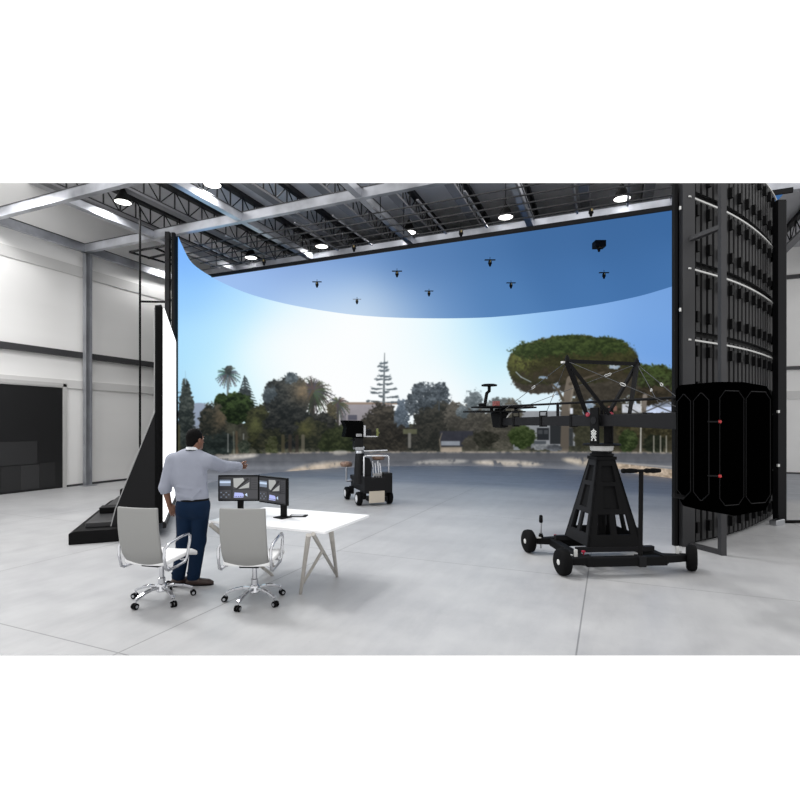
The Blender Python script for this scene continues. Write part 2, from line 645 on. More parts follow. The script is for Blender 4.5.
SKY = [(178, 245, (122, 178, 252)), (185, 300, (148, 204, 255)), (180, 350, (164, 220, 255)), (178, 395, (150, 205, 245)), (200, 345, (182, 228, 255)), (215, 370, (190, 240, 255)), (205, 392, (215, 246, 255)),
       (240, 330, (185, 236, 255)), (240, 296, (165, 215, 255)), (275, 310, (200, 238, 255)), (300, 316, (232, 250, 255)), (255, 365, (225, 250, 255)), (280, 345, (250, 255, 255)), (300, 330, (255, 255, 255)),
       (320, 370, (255, 255, 255)), (285, 345, (255, 255, 255)), (272, 362, (244, 254, 255)), (300, 365, (255, 255, 255)), (330, 330, (255, 255, 255)), (370, 325, (255, 255, 255)), (350, 395, (255, 255, 255)), (410, 340, (255, 255, 255)), (415, 320, (240, 252, 255)), (425, 335, (238, 252, 255)), (440, 326, (212, 242, 255)),
       (440, 372, (252, 255, 255)), (455, 390, (255, 255, 255)), (455, 345, (225, 248, 254)), (470, 328, (188, 230, 252)), (480, 365, (188, 236, 252)), (500, 322, (166, 212, 250)), (500, 395, (228, 246, 252)), (540, 318, (146, 193, 243)),
       (540, 400, (225, 243, 250)), (580, 322, (136, 182, 236)), (600, 310, (130, 174, 232)), (640, 320, (120, 166, 225)), (650, 300, (118, 163, 222)), (672, 292, (112, 157, 218)), (672, 350, (110, 158, 222)), (645, 345, (114, 162, 226)),
       (600, 400, (215, 228, 240)), (650, 408, (205, 220, 240)), (400, 300, (245, 253, 255)), (200, 262, (130, 186, 254))]
small = (slice(None, None, 6), slice(None, None, 6))
sky_s = shepard(SKY, xx[small], yy[small], 4.2)
ih = np.clip(np.arange(HH) / 6.0, 0, sky_s.shape[0] - 1.001)
iw = np.clip(np.arange(WWd) / 6.0, 0, sky_s.shape[1] - 1.001)
i0, j0 = ih.astype(int), iw.astype(int)
fa, fc = (ih - i0)[:, None, None], (iw - j0)[None, :, None]
img = (sky_s[i0][:, j0] * (1 - fc) + sky_s[i0][:, j0 + 1] * fc) * (1 - fa) + (sky_s[i0 + 1][:, j0] * (1 - fc) + sky_s[i0 + 1][:, j0 + 1] * fc) * fa
img = img.astype(np.float32)

def over(mask, col, win=None):
    sl = win or (slice(None), slice(None))
    m = np.clip(mask, 0, 1)[..., None]
    c = np.array(col, np.float32) if not isinstance(col, np.ndarray) else col
    img[sl] = img[sl] * (1 - m) + c * m
def window(x0, x1, y0, y1):
    a, b2 = max(int((y0 - CY0) * K), 0), min(int((y1 - CY0) * K), HH)
    c, d = max(int((x0 - CX0) * K), 0), min(int((x1 - CX0) * K), WWd)
    return (slice(a, b2), slice(c, d))
TREE_GAIN = 0.74
def tree(ells, dark, light, amp=0.22, cell=5.0, soft=5.0, holes=0.0, top=0.5, warm=None, tex=1.0):
    """a leafy mass: union of ellipses (cx, cy, rx, ry) with a ragged rim and dappled leaves"""
    x0 = min(e[0] - e[2] for e in ells) - 6; x1 = max(e[0] + e[2] for e in ells) + 6
    y0 = min(e[1] - e[3] for e in ells) - 6; y1 = max(e[1] + e[3] for e in ells) + 6
    w = window(x0, x1, y0, y1)
    X, Y = xx[w], yy[w]
    if X.size == 0:
        return
    h_, w_ = X.shape
    d = np.full(X.shape, 9.0, np.float32)
    for cx, cy, rx, ry in ells:
        d = np.minimum(d, np.sqrt(((X - cx) / rx) ** 2 + ((Y - cy) / ry) ** 2))
    n1 = fbm(h_, w_, cell * K, 4)
    n2 = fbm(h_, w_, 1.7 * K, 3)
    rim = 1 - d + amp * (2 * n1 - 1) + 0.9 * amp * (2 * n2 - 1)
    m = np.clip(rim * soft * 2.0 + 0.5, 0, 1)
    if holes > 0:
        hz = (n2 > 1 - holes) & (d > 0.35)
        m = m * np.where(hz, 0.25, 1.0)
    n0 = fbm(h_, w_, 1.3 * K, 2)
    n3 = fbm(h_, w_, 3.0 * K, 4)
    n4 = fbm(h_, w_, 8 * K, 2)
    ymid, yh = (y0 + y1) / 2, (y1 - y0) / 2
    nl = fbm(h_, w_, 5.5 * K, 3)
    sh_ = int(1.6 * K)
    rel = np.zeros_like(nl); rel[:-sh_] = nl[sh_:] - nl[:-sh_]
    t = 0.36 + tex * (rel * 2.6 + (n0 - 0.5) * 0.75 + (n3 - 0.5) * 1.0 + (n4 - 0.5) * 0.7) - top * (Y - ymid) / yh * 0.5
    t = np.clip(t, 0, 1)[..., None]
    c = (np.array(dark, np.float32) * (1 - t) + np.array(light, np.float32) * t) * TREE_GAIN
    if warm is not None:
        wx, wy, wr, wc = warm
        q = np.exp(-(((X - wx) / wr) ** 2 + ((Y - wy) / wr) ** 2))[..., None] * 0.8 * (0.4 + 0.9 * n3[..., None])
        c = c * (1 - q) + np.array(wc, np.float32) * q
    over(m, c, w)
def line(pts, w0, w1, col, alpha=1.0):
    for i in range(len(pts) - 1):
        (xa, ya), (xb, yb) = pts[i], pts[i + 1]
        ta, tb = i / (len(pts) - 1), (i + 1) / (len(pts) - 1)
        wa, wb = w0 + (w1 - w0) * ta, w0 + (w1 - w0) * tb
        r = max(wa, wb) + 1.5
        w = window(min(xa, xb) - r, max(xa, xb) + r, min(ya, yb) - r, max(ya, yb) + r)
        X, Y = xx[w], yy[w]
        if X.size == 0:
            continue
        dx, dy = xb - xa, yb - ya
        L2 = dx * dx + dy * dy + 1e-6
        t = np.clip(((X - xa) * dx + (Y - ya) * dy) / L2, 0, 1)
        d = np.sqrt((X - xa - t * dx) ** 2 + (Y - ya - t * dy) ** 2)
        ww = (wa + (wb - wa) * t) / 2
        over(np.clip((ww - d) * K + 0.5, 0, 1) * alpha, col, w)
def rect(x0, x1, y0, y1, col, nz=0.0, soft=1.0, slope=0.0):
    w = window(x0 - 2, x1 + 2, y0 - 4, y1 + 4)
    X, Y = xx[w], yy[w]
    if X.size == 0:
        return
    Y = Y - slope * (X - x0)
    m = np.clip((X - x0) * K / soft + 0.5, 0, 1) * np.clip((x1 - X) * K / soft + 0.5, 0, 1) * np.clip((Y - y0) * K / soft + 0.5, 0, 1) * np.clip((y1 - Y) * K / soft + 0.5, 0, 1)
    c = np.array(col, np.float32)
    if nz:
        c = c + nz * (fbm(*X.shape, 3 * K, 3)[..., None] - 0.5) * 2
    over(m, c, w)
def palm(cx, cy, r, col, n=20, droop=0.6, width=2.2, seed=1, arc=(-0.35, 1.35)):
    rr = random.Random(seed)
    for k in range(n):
        a = math.pi * (arc[0] + (arc[1] - arc[0]) * (k + rr.uniform(-0.3, 0.3)) / (n - 1))
        L = r * rr.uniform(0.8, 1.1)
        pts = []
        for s in range(6):
            t = s / 5
            pts.append((cx + math.cos(a) * L * t, cy - math.sin(a) * L * t + droop * L * t * t * 0.5))
        c = [v * rr.uniform(0.8, 1.2) for v in col]
        line(pts, width * 0.7, 0.5, c)
        for s in range(1, 6):          # leaflets
            px_, py_ = pts[s]
            for sd in (-1, 1):
                b2 = a + sd * 0.7
                q = width * 1.3 * (1 - 0.1 * s)
                line([(px_, py_), (px_ + math.cos(b2) * q, py_ - math.sin(b2) * q + q * 0.5)], 0.7, 0.3, c, 0.8)

# hills and far tree line
rect(190, 214, 409, 440, (150, 162, 182))
w_ = window(180, 230, 398, 425)
over(np.clip((yy[w_] - (402.5 + 0.045 * (xx[w_] - 199) ** 2 * 0.6)) * 2, 0, 1), (148, 162, 184), w_)
base_n = fbm(HH, WWd, 6 * K, 4)
ridge = 424 + 8 * (fbm(HH, WWd, 22 * K, 2) - 0.5) * 2
m = np.clip((yy - ridge - 6 * (base_n - 0.5)) * 1.2, 0, 1)
c = np.array((52, 54, 46), np.float32) + (base_n[..., None] - 0.3) * np.array((80, 78, 60), np.float32)
over(m, c)
# houses
rect(339.5, 392, 403.3, 440, (152, 146, 152), 4)
rect(348, 357, 415, 420, (92, 92, 110)); rect(341, 346, 415, 421, (128, 124, 134))
rect(339, 400, 402.2, 404.5, (150, 128, 112))
rect(495, 520, 412, 450, (140, 146, 152), 5)
rect(508, 575, 411, 446, (152, 156, 162), 6)
rect(537, 549, 428, 440, (46, 50, 56)); rect(538, 542.5, 430, 434, (80, 84, 90)); rect(544, 548, 430, 434, (80, 84, 90)); rect(550, 561, 424, 444, (52, 56, 60))
# left trees
tree([(186, 420, 8.5, 34), (186, 395, 5.0, 16)], (54, 66, 66), (112, 124, 118), 0.25, 3.0, 5, 0.12, 0.2)
line([(185.6, 384), (185.4, 371)], 1.0, 0.4, (150, 185, 205), 0.8)
rect(174, 180, 425, 470, (92, 92, 66), 14, 4)
palm(228, 374, 11, (74, 86, 88), 26, 0.7, 1.8, 3, (-0.45, 1.45))
tree([(228.5, 370, 4.2, 5)], (62, 74, 76), (110, 116, 112), 0.3, 2.0, 4)
line([(228, 378), (227.6, 396)], 1.8, 2.0, (110, 122, 124))
# conifer
for k in range(11):
    yk = 378 + k * 2.9
    rk = 2 + k * 1.25
    for sd in (-1, 1):
        line([(245 + k * 0.1, yk), (245 + sd * rk * 0.6, yk + 0.6 + k * 0.12), (245.5 + sd * rk, yk + 2.6)], 2.4, 0.8, (66 + k, 80 + k, 86))
line([(244.5, 376), (246, 410)], 1.2, 2.2, (62, 72, 76))
tree([(244, 398, 7, 10)], (56, 68, 72), (84, 96, 100), 0.4, 3, 4)
tree([(235, 408, 19.5, 15.5), (222, 402, 8, 9), (247, 413, 9, 9)], (26, 42, 24), (76, 104, 52), 0.16, 4, 6, 0, 0.55)
tree([(213, 432, 14, 28), (209, 424, 10, 20)], (48, 56, 52), (108, 104, 88), 0.2, 4, 5, 0, 0.2, (222, 418, 9, (132, 112, 84)))
tree([(222, 444, 12, 12), (206, 446, 10, 12)], (40, 52, 50), (72, 86, 82), 0.25, 4, 4)
tree([(260, 428, 14, 24), (254, 424, 8, 16)], (44, 50, 38), (96, 100, 62), 0.3, 3.5, 4, 0.05, 0.1, (255, 425, 9, (112, 118, 66)))
for x in (228, 243.5):
    line([(x, 434), (x, 452)], 1.1, 1.1, (168, 172, 168), 0.75)
line([(236.5, 432), (237, 455)], 2.2, 2.6, (96, 82, 64))
line([(233.5, 432), (234, 455)], 1.4, 1.6, (150, 156, 140), 0.5)
tree([(244, 447, 6, 7)], (60, 74, 60), (120, 132, 110), 0.3, 3, 4)
# palms right of the big tree
line([(312, 398), (312.6, 444)], 5.0, 6.0, (74, 68, 62))
tree([(313, 394, 10, 11)], (46, 50, 48), (88, 84, 70), 0.35, 3, 4)
palm(313, 391, 21, (50, 54, 50), 26, 0.7, 4.4, 7, (-0.5, 1.5))
palm(313, 391, 14, (70, 72, 64), 16, 0.5, 4.0, 8, (-0.3, 1.3))
line([(338, 402), (337.4, 436)], 2.6, 3.0, (70, 66, 62))
palm(338, 403, 11, (74, 74, 64), 22, 0.9, 2.2, 9, (-0.5, 1.5))
tree([(332, 412, 5, 10)], (92, 88, 66), (150, 140, 100), 0.4, 3, 4)
tree([(322, 424, 14, 12), (332, 430, 8, 10)], (44, 48, 48), (88, 90, 84), 0.35, 3, 4, 0.12)
# big dark tree
tree([(287, 402, 21, 24), (276, 398, 13, 18), (298, 398, 11, 22), (288, 428, 26, 22)], (38, 45, 47), (84, 88, 84), 0.2, 5, 5, 0.03, 0.3, (303, 391, 11, (140, 116, 84)))
tree([(270, 394, 7, 8), (291, 378, 6, 6)], (70, 84, 92), (124, 140, 148), 0.4, 2.5, 3, 0.1)
tree([(312, 434, 18, 16), (272, 440, 14, 12)], (46, 54, 44), (96, 96, 70), 0.3, 4, 4, 0, 0.1, (306, 428, 8, (112, 112, 60)))
tree([(344, 440, 22, 15), (330, 444, 12, 11)], (48, 60, 36), (92, 106, 62), 0.25, 4, 4)
tree([(272, 446, 7, 9)], (70, 80, 44), (118, 124, 84), 0.35, 3, 3)
for x, c in ((290, (66, 58, 50)), (297, (58, 52, 46)), (303, (120, 114, 96)), (283, (90, 84, 60))):
    line([(x, 436), (x, 454)], 3.4, 3.6, c, 0.8)
# pine in front of the house
line([(384.6, 353), (383.6, 404)], 0.6, 2.6, (82, 92, 98))
rr = random.Random(5)
for k in range(10):
    yk = 362 + k * 4.2
    rk = 3 + k * 1.5
    for sd in (-1, 1):
        L = rk * rr.uniform(0.35, 1.35); yk = yk + rr.uniform(-0.9, 0.9)
        pts = [(384, yk + 1), (384 + sd * L * 0.6, yk + 1.4), (384 + sd * L, yk - 0.8)]
        line(pts, 1.2, 0.7, (120, 132, 138), 0.7)
        for q in range(int(3 + L / 2)):
            t = rr.uniform(0.25, 1.0)
            x_, y_ = 384 + sd * L * t, yk + 1.2 - 1.8 * max(t - 0.6, 0) + rr.uniform(-0.6, 0.8)
            line([(x_ - 1.2, y_), (x_ + 1.2, y_ - 0.3)], 1.5, 1.0, (78, 90, 98), 0.8)
tree([(382, 424, 18, 20), (368, 430, 8, 14), (394, 436, 12, 20)], (56, 54, 48), (112, 104, 90), 0.25, 4, 4, 0, 0.2)
tree([(402, 418, 7, 18)], (92, 112, 132), (150, 172, 196), 0.4, 3, 3, 0.2)
tree([(396, 438, 22, 14), (374, 442, 18, 10)], (52, 50, 46), (94, 88, 76), 0.3, 4, 4)
# tree with blue light through it
tree([(430, 404, 21, 20), (420, 392, 9, 9), (441, 394, 8, 12), (412, 404, 7, 10)], (58, 70, 80), (128, 144, 158), 0.3, 3.2, 4, 0.22, 0.1)
tree([(432, 430, 20, 24), (420, 440, 14, 16), (440, 418, 12, 16)], (54, 58, 54), (98, 96, 86), 0.22, 4, 5, 0.03, 0.1)
line([(439, 410), (439.5, 383)], 1.2, 0.6, (64, 74, 84))
rect(403, 417, 429, 434, (106, 108, 80), 12, 3); rect(408, 411, 433, 448, (134, 132, 126), 6, 2)
# wall, path, bushes in the middle
tree([(470, 420, 24, 14), (455, 412, 10, 10), (490, 424, 16, 14)], (92, 90, 82), (146, 140, 126), 0.3, 4, 4, 0.03)
tree([(474, 401, 9, 10), (463, 412, 6, 7)], (112, 128, 136), (172, 188, 196), 0.4, 3, 3, 0.2)
tree([(500, 406, 20, 8)], (120, 132, 134), (178, 188, 190), 0.4, 3, 3, 0.25)
rect(440, 473, 431, 446.5, (60, 62, 74), 8, 4)
rect(441, 460, 441, 445.5, (148, 155, 166), 6, 2)
line([(441, 451), (439.6, 440), (442, 433)], 1.6, 0.8, (150, 138, 118), 0.8)
rect(441, 462, 447, 453, (168, 154, 138), 10, 4)
tree([(500, 434, 18, 16), (512, 420, 10, 20), (472, 444, 10, 8)], (96, 94, 82), (142, 136, 120), 0.25, 4, 4)
tree([(486, 439, 13, 8)], (54, 56, 46), (92, 92, 78), 0.2, 3, 5)
tree([(503, 446, 10, 7)], (104, 104, 88), (152, 146, 128), 0.3, 3, 4)
tree([(522, 437, 14, 11.5)], (58, 82, 34), (112, 138, 74), 0.2, 3.5, 5, 0, 0.7)
# umbrella pines
tree([(655, 384, 31, 19), (640, 378, 16, 14), (676, 386, 14, 16)], (52, 58, 34), (92, 112, 62), 0.14, 4, 6, 0, 0.9)
tree([(655, 396, 26, 10)], (60, 54, 42), (96, 84, 64), 0.3, 4, 4, 0.05)
line([(645, 396), (642.5, 425), (643.5, 454)], 4.5, 6.0, (128, 118, 108))
line([(641, 400), (640.5, 454)], 1.6, 1.8, (206, 204, 200), 0.8)
tree([(600, 415, 40, 22)], (66, 62, 50), (112, 104, 80), 0.3, 5, 4, 0.04, 0)
tree([(560, 378, 48, 14), (600, 382, 38, 20), (540, 382, 26, 12), (618, 374, 20, 14)], (74, 68, 58), (104, 96, 82), 0.12, 5, 5, 0, 0.1, None, 0.6)
tree([(574, 360, 58, 25), (552, 362, 42, 23), (600, 359, 37, 22), (529, 366, 22, 19), (616, 362, 22, 18)], (60, 60, 42), (98, 104, 58), 0.07, 5, 8, 0, 0.6, (524, 358, 14, (128, 134, 70)), 0.7)
tree([(545, 351, 33, 10), (597, 347, 32, 10), (572, 343, 30, 8)], (54, 68, 40), (92, 110, 62), 0.25, 4, 4, 0, 0.4)
tree([(566, 366, 46, 10), (605, 364, 30, 10)], (62, 62, 42), (92, 92, 58), 0.6, 6, 1.2, 0, 0.2, None, 0.9)
tree([(570, 375, 44, 7), (604, 374, 28, 7)], (70, 64, 50), (92, 84, 66), 0.5, 5, 1.2, 0, 0.2, None, 0.8)
for (x_, y_, rx_, ry_) in ((556, 386, 3.4, 3.4), (559, 393, 3, 2.6), (543, 377.5, 4, 1.4), (614, 367, 6, 2.0), (590, 404, 5, 5), (586, 412, 4, 3)):
    tree([(x_, y_, rx_, ry_)], (170, 200, 230), (235, 245, 255), 0.5, 2, 3, 0.2)
line([(516, 372), (521, 377), (531, 382)], 1.0, 0.8, (196, 214, 228), 0.7)
line([(571, 380), (566, 405), (564.5, 450)], 9, 8.5, (112, 102, 90))
line([(574, 384), (569, 410)], 2.5, 2.0, (142, 132, 116), 0.5)
line([(563, 400), (558, 390), (552, 384)], 3, 1.5, (84, 76, 62))
line([(570, 384), (586, 378), (604, 372)], 3, 1.2, (84, 76, 64))
rect(570, 573, 408, 414, (208, 214, 226), 10, 2); rect(622, 640, 404, 413, (192, 196, 204), 20, 3)
tree([(665, 410, 16, 8)], (158, 176, 214), (214, 224, 240), 0.4, 3, 3)
rect(648, 676, 407, 414, (198, 210, 236), 16, 3)
for a_, b_ in (((640, 414), (668, 402)), ((652, 404), (676, 414)), ((626, 406), (640, 414))):
    line([a_, b_], 1.2, 1.2, (58, 58, 58), 0.8)
rect(608, 617, 406, 411, (138, 98, 84), 8, 2)
tree([(584, 434, 10, 16), (600, 440, 12, 12)], (80, 82, 60), (118, 116, 88), 0.3, 4, 4)
rect(610, 676, 414, 452, (72, 68, 52), 14, 4)
tree([(630, 430, 14, 14), (660, 428, 18, 14)], (70, 66, 44), (128, 120, 80), 0.3, 4, 4)
tree([(628, 441, 9.5, 11.5)], (54, 74, 36), (118, 142, 78), 0.15, 3, 5, 0, 0.6)
tree([(655, 444, 12, 9)], (44, 52, 38), (72, 80, 58), 0.3, 3, 4)
for x in (653.8, 660.5, 666.3):
    line([(x, 436), (x, 455)], 1.3, 1.3, (172, 168, 154), 0.9)
rect(569, 573, 428, 446, (66, 70, 72), 5, 2)
tree([(540, 446, 9, 4)], (170, 178, 186), (214, 218, 222), 0.2, 2, 5)
tree([(554, 448, 8, 3.4)], (110, 116, 126), (156, 162, 172), 0.2, 2, 5)
rect(534, 546, 441, 444, (90, 98, 106), 4, 2)
line([(641, 424), (640.4, 454)], 1.5, 1.8, (206, 204, 200), 0.8)
# street: pavement edge, road, gravel
ns = fbm(HH, WWd, 5 * K, 4)
ed = 451.5 + 3.5 * np.clip((320 - xx) / 120, 0, 1) + 1.0 * np.clip((xx - 600) / 80, 0, 1)
shade = fbm(HH, WWd, 14 * K, 3)
road = np.zeros((HH, WWd, 3), np.float32)
tt = np.clip((yy - 452) / 32, 0, 1)[..., None]
road[:] = np.array((88, 90, 96), np.float32) * (1 - tt) + np.array((132, 138, 150), np.float32) * tt
streak = fbm(HH, 8, 2.2 * K, 2).mean(1)[:, None, None]
road += (streak - 0.5) * 40 + (ns[..., None] - 0.5) * 16 + (shade[..., None] - 0.5) * 14
over(np.clip((yy - ed) * 1.5, 0, 1), road)
pave = np.array((150, 138, 124), np.float32) + (ns[..., None] - 0.5) * 90
over(np.clip(1 - np.abs(yy - ed - 0.6) / 1.6, 0, 1) * np.clip((ns - 0.35) * 4, 0, 0.85), pave)
over(np.clip(1 - np.abs(yy - ed - 6.2) / 3.2, 0, 1) * np.clip((xx - 330) / 60, 0, 1) * 0.45, (84, 84, 90))
def patch(x0, x1, y0, y1, col, k=1.0, thr=0.42):
    w = window(x0, x1, min(y0, y1) - 6, max(y0, y1) + 8)
    X, Y = xx[w], yy[w]
    t = (X - x0) / (x1 - x0)
    yc = y0 + (y1 - y0) * t
    th = 1.5 + 4 * np.sin(np.pi * np.clip(t, 0, 1)) * k
    n = fbm(*X.shape, 5 * K, 3)
    mm = np.clip(1.3 - np.abs(Y - yc) / th, 0, 1) * np.clip((n - thr + 0.15) * 6, 0, 1)
    over(mm * np.clip(t * 8, 0, 1) * np.clip((1 - t) * 8, 0, 1), np.array(col, np.float32) + (n[..., None] - 0.5) * 70, w)
patch(282, 352, 473, 462, (186, 172, 156), 0.9, 0.35)
patch(205, 260, 460, 455, (176, 172, 166), 0.35, 0.35)
patch(332, 348, 453, 452.5, (150, 146, 140), 0.3, 0.3)
patch(470, 545, 462, 464.5, (176, 168, 158), 0.55, 0.42)
patch(412, 470, 463, 461, (150, 148, 146), 0.4, 0.45)
patch(560, 612, 459, 466, (176, 166, 152), 0.8, 0.4)
w_ = window(606, 690, 456, 486)
X, Y = xx[w_], yy[w_]
gn = fbm(*X.shape, 1.8 * K, 3)
top_, bot_ = 462 + (X - 612) * 0.115, 466 + (X - 606) * 0.26
over(np.clip((Y - top_) * 1.2, 0, 1) * np.clip((bot_ - Y) * 1.2, 0, 1), np.array((176, 158, 138), np.float32) + (gn[..., None] - 0.5) * 110, w_)
over(np.clip(1 - np.abs(Y - 464.5 - (X - 640) * 0.08) / 1.2, 0, 1) * 0.7, (186, 180, 172), w_)
# soft glare of the low sun over the left and middle of the view
gl = np.exp(-(((xx - 362) / 120) ** 2 + ((yy - 345) / 75) ** 2))[..., None] * 0.15
img = img * (1 - gl) + 255 * gl
# a little camera softness and haze in the picture
gx = np.arange(-5, 6); gk = np.exp(-gx ** 2 / (2 * 1.1 ** 2)); gk /= gk.sum()
for ax_ in (0, 1):
    img = np.apply_along_axis(lambda q: np.convolve(np.pad(q, 5, mode='edge'), gk, 'valid'), ax_, img)
gray_ = img.mean(-1, keepdims=True)
low = np.clip((yy - 372) / 12, 0, 1)[..., None] * np.clip((190 - gray_) / 60, 0, 1)
img = img * (1 - 0.2 * low) + gray_ * 0.2 * low
base_ = np.clip((yy - 395) / 30, 0, 1) * np.clip((451 - yy) / 3, 0, 1)
img = img * (1 - 0.2 * base_[..., None] * np.clip((190 - gray_) / 60, 0, 1))
img = np.clip(img, 0, 255)

def to_lin(a):
    a = a / 255.0
    return np.where(a <= 0.04045, a / 12.92, ((a + 0.055) / 1.055) ** 2.4)
img_lin = to_lin(img).astype(np.float32)

def sample(px, py):
    x = np.clip((px - CX0) * K - 0.5, 0, WWd - 1.01)
    y = np.clip((py - CY0) * K - 0.5, 0, HH - 1.01)
    j, i = x.astype(int), y.astype(int)
    fx, fy = (x - j)[..., None], (y - i)[..., None]
    return (img_lin[i, j] * (1 - fx) + img_lin[i, j + 1] * fx) * (1 - fy) + (img_lin[i + 1, j] * (1 - fx) + img_lin[i + 1, j + 1] * fx) * fy

def grid_mesh(name, P, colr, m, parent, flip=False):
    """P (rows, cols, 3) in stage coordinates, colr the same shape"""
    nr, nc = P.shape[:2]
    M = np.array(world_of(parent).inverted())
    V = P.reshape(-1, 3) @ M[:3, :3].T + M[:3, 3]
    a = (np.arange(nr - 1)[:, None] * nc + np.arange(nc - 1)[None]).ravel()
    F = np.stack([a, a + 1, a + nc + 1, a + nc], 1)
    if flip:
        F = F[:, ::-1]
    me = bpy.data.meshes.new(name)
    me.vertices.add(len(V)); me.vertices.foreach_set('co', V.astype(np.float32).ravel())
    me.loops.add(F.size); me.loops.foreach_set('vertex_index', F.astype(np.int32).ravel())
    me.polygons.add(len(F)); me.polygons.foreach_set('loop_start', np.arange(0, F.size, 4, dtype=np.int32))
    try:
        me.polygons.foreach_set('loop_total', np.full(len(F), 4, dtype=np.int32))
    except Exception:
        pass
    me.update(calc_edges=True)
    at = me.attributes.new('picture', 'FLOAT_COLOR', 'POINT')
    cc = np.ones((len(V), 4), np.float32)
    cc[:, :3] = colr.reshape(-1, 3)
    at.data.foreach_set('color', cc.ravel())
    me.polygons.foreach_set('use_smooth', np.ones(len(F), bool))
    me.materials.append(m)
    o = bpy.data.objects.new(name, me)
    COL.objects.link(o)
    o.parent = parent
    return o

def stage(XY):
    return np.stack([CY * XY[:, 0] - SY * XY[:, 1], SY * XY[:, 0] + CY * XY[:, 1]], 1)

wall = thing('led_wall', 'tall curved screen wall showing a sunny street with palms and pines', 'screen', W(1.0, 22.2, 0))
# columns: dense where the camera sees them, then the hidden right wing
vis_px = np.linspace(cpx[0], 676, 1020)
keep = np.r_[True, np.diff(np.maximum.accumulate(cpx[:ivis + 1])) > 1e-6]
vis = np.stack([np.interp(vis_px, cpx[:ivis + 1][keep], curve[:ivis + 1, i][keep]) for i in range(2)], 1)
hid = curve[ivis + 1::5]
if np.abs(hid[-1] - curve[-1]).sum() > 1e-6:
    hid = np.vstack([hid, curve[-1]])
plan = np.vstack([vis, hid])
NR = 430
zs = np.linspace(0.0, ZT, NR)
pxv = 400 + FOC * plan[:, 0] / plan[:, 1]
pxv[len(vis):] = 674 - np.linspace(0, 90, len(hid))            # the wing out of sight carries on with more of the same view
Yc = plan[:, 1].copy()
Yc[len(vis):] = np.interp(pxv[len(vis):], vis_px, vis[:, 1])
PX = np.repeat(pxv[None], NR, 0)
PY = HOR - FOC * (zs[:, None] - EYE) / Yc[None]
pc = sample(PX, PY)
st = stage(plan)
P = np.zeros((NR, len(plan), 3))
P[..., :2] = st[None]
P[..., 2] = zs[:, None] * np.minimum(1.0, (EYE + TOPK * plan[:, 1] - 0.02) / ZT)[None]
SCR = screen_mat('screen picture', 1.0)
scr = grid_mesh('screen_surface', P, pc, SCR, wall, flip=True)
scr['label'] = 'bright picture of trees, road and blue sky'

# back of the wall: cabinets as upright ribs, silver hoops, edge posts
tang = np.gradient(curve, axis=0)
tang /= np.linalg.norm(tang, axis=1)[:, None]
outw = np.stack([-tang[:, 1], tang[:, 0]], 1)                  # to the left of travel = outside
arc = np.r_[0, np.cumsum(np.linalg.norm(np.diff(curve, axis=0), axis=1))]
def along(s, off=0.0):
    x = np.interp(s, arc, curve[:, 0]) + off * np.interp(s, arc, outw[:, 0])
    y = np.interp(s, arc, curve[:, 1]) + off * np.interp(s, arc, outw[:, 1])
    return W(float(x), float(y))
TOT = arc[-1]
CABM = mat('screen cabinet black', (12, 12, 13), 0.6, spec=0.1)
RIBM = mat('screen cabinet grey', (42, 42, 43), 0.55, spec=0.15)
# casing behind the picture, both wings and the bend, one closed skin
b = MB()
ss = np.linspace(0, TOT, 150)
rows = []
for z in (0.0, ZT):
    rows.append([along(s, 0.03) + Vector((0, 0, z)) for s in ss])
for z in (ZT, 0.0):
    rows.append([along(s, 0.12) + Vector((0, 0, z)) for s in ss])
rows.append(rows[0])
b.grid(rows)
b.crop()
b.build('casing', CABM, wall, world=True)
ribs_from = TOT - 7.2
n = 42
for k in range(n):
    s = ribs_from + (k + 0.5) * (TOT - 0.1 - ribs_from) / n
    b = MB()
    hw = 0.052
    p0, p1 = along(s - hw, 0.12), along(s + hw, 0.12)
    q0, q1 = along(s - hw, 0.19), along(s + hw, 0.19)
    z = 0.0
    while z < ZT:
        za, zb = z + 0.05, z + 1.02
        if zb > ZT:
            break
        b.hexa([p0 + Vector((0, 0, za)), p1 + Vector((0, 0, za)), q1 + Vector((0, 0, za)), q0 + Vector((0, 0, za)),
                p0 + Vector((0, 0, zb)), p1 + Vector((0, 0, zb)), q1 + Vector((0, 0, zb)), q0 + Vector((0, 0, zb))])
        z += 1.055
    b.crop()
    if len(b.bm.verts):
        b.build('cabinet_rib', RIBM, wall, world=True)
    if k % 2 == 0:
        b = MB()
        for z in np.arange(0.0, ZT - 1, 1.055):
            for f in (0.26, 0.8):
                c = along(s + 0.085, 0.2) + Vector((0, 0, z + f))
                c2 = along(s + 0.085, 0.26) + Vector((0, 0, z + f))
                d = (c2 - c).normalized()
                b.bar(c - Vector((0, 0, 0.08)), c + Vector((0, 0, 0.08)), 0.07, 0.1, up=d)
        b.crop()
        if len(b.bm.verts):
            b.build('power_box', CABM, wall, world=True)
HOOPM = mat('bright hoop', (190, 190, 188), 0.4, metal=0.3)
for i, z in enumerate((0.95, 2.0, 3.06, 4.11, 5.17, 6.2)):
    b = MB()
    pts = [along(s, 0.24) + Vector((0, 0, z)) for s in np.linspace(ribs_from - 1.0, TOT - 0.02, 50)]
    for a, c in zip(pts, pts[1:]):
        b.bar(a, c, 0.02, 0.024)
    b.crop()
    b.build('hoop', HOOPM, wall, world=True)
def post(c, w, d, z0, z1, m, name, parent, rz=0.0):
    q = MB()
    q.box((c.x, c.y, (z0 + z1) / 2), (w, d, z1 - z0), rz)
    q.crop()
    return q.build(name, m, parent, world=True)
post(W(4.105, 7.5), 0.045, 0.08, 0.0, ZT, BLACK, 'edge_post', wall, YAW)
post(W(-5.6, 12.42), 0.07, 0.1, 0.0, ZT + 0.05, BLACK, 'edge_post', wall, YAW)
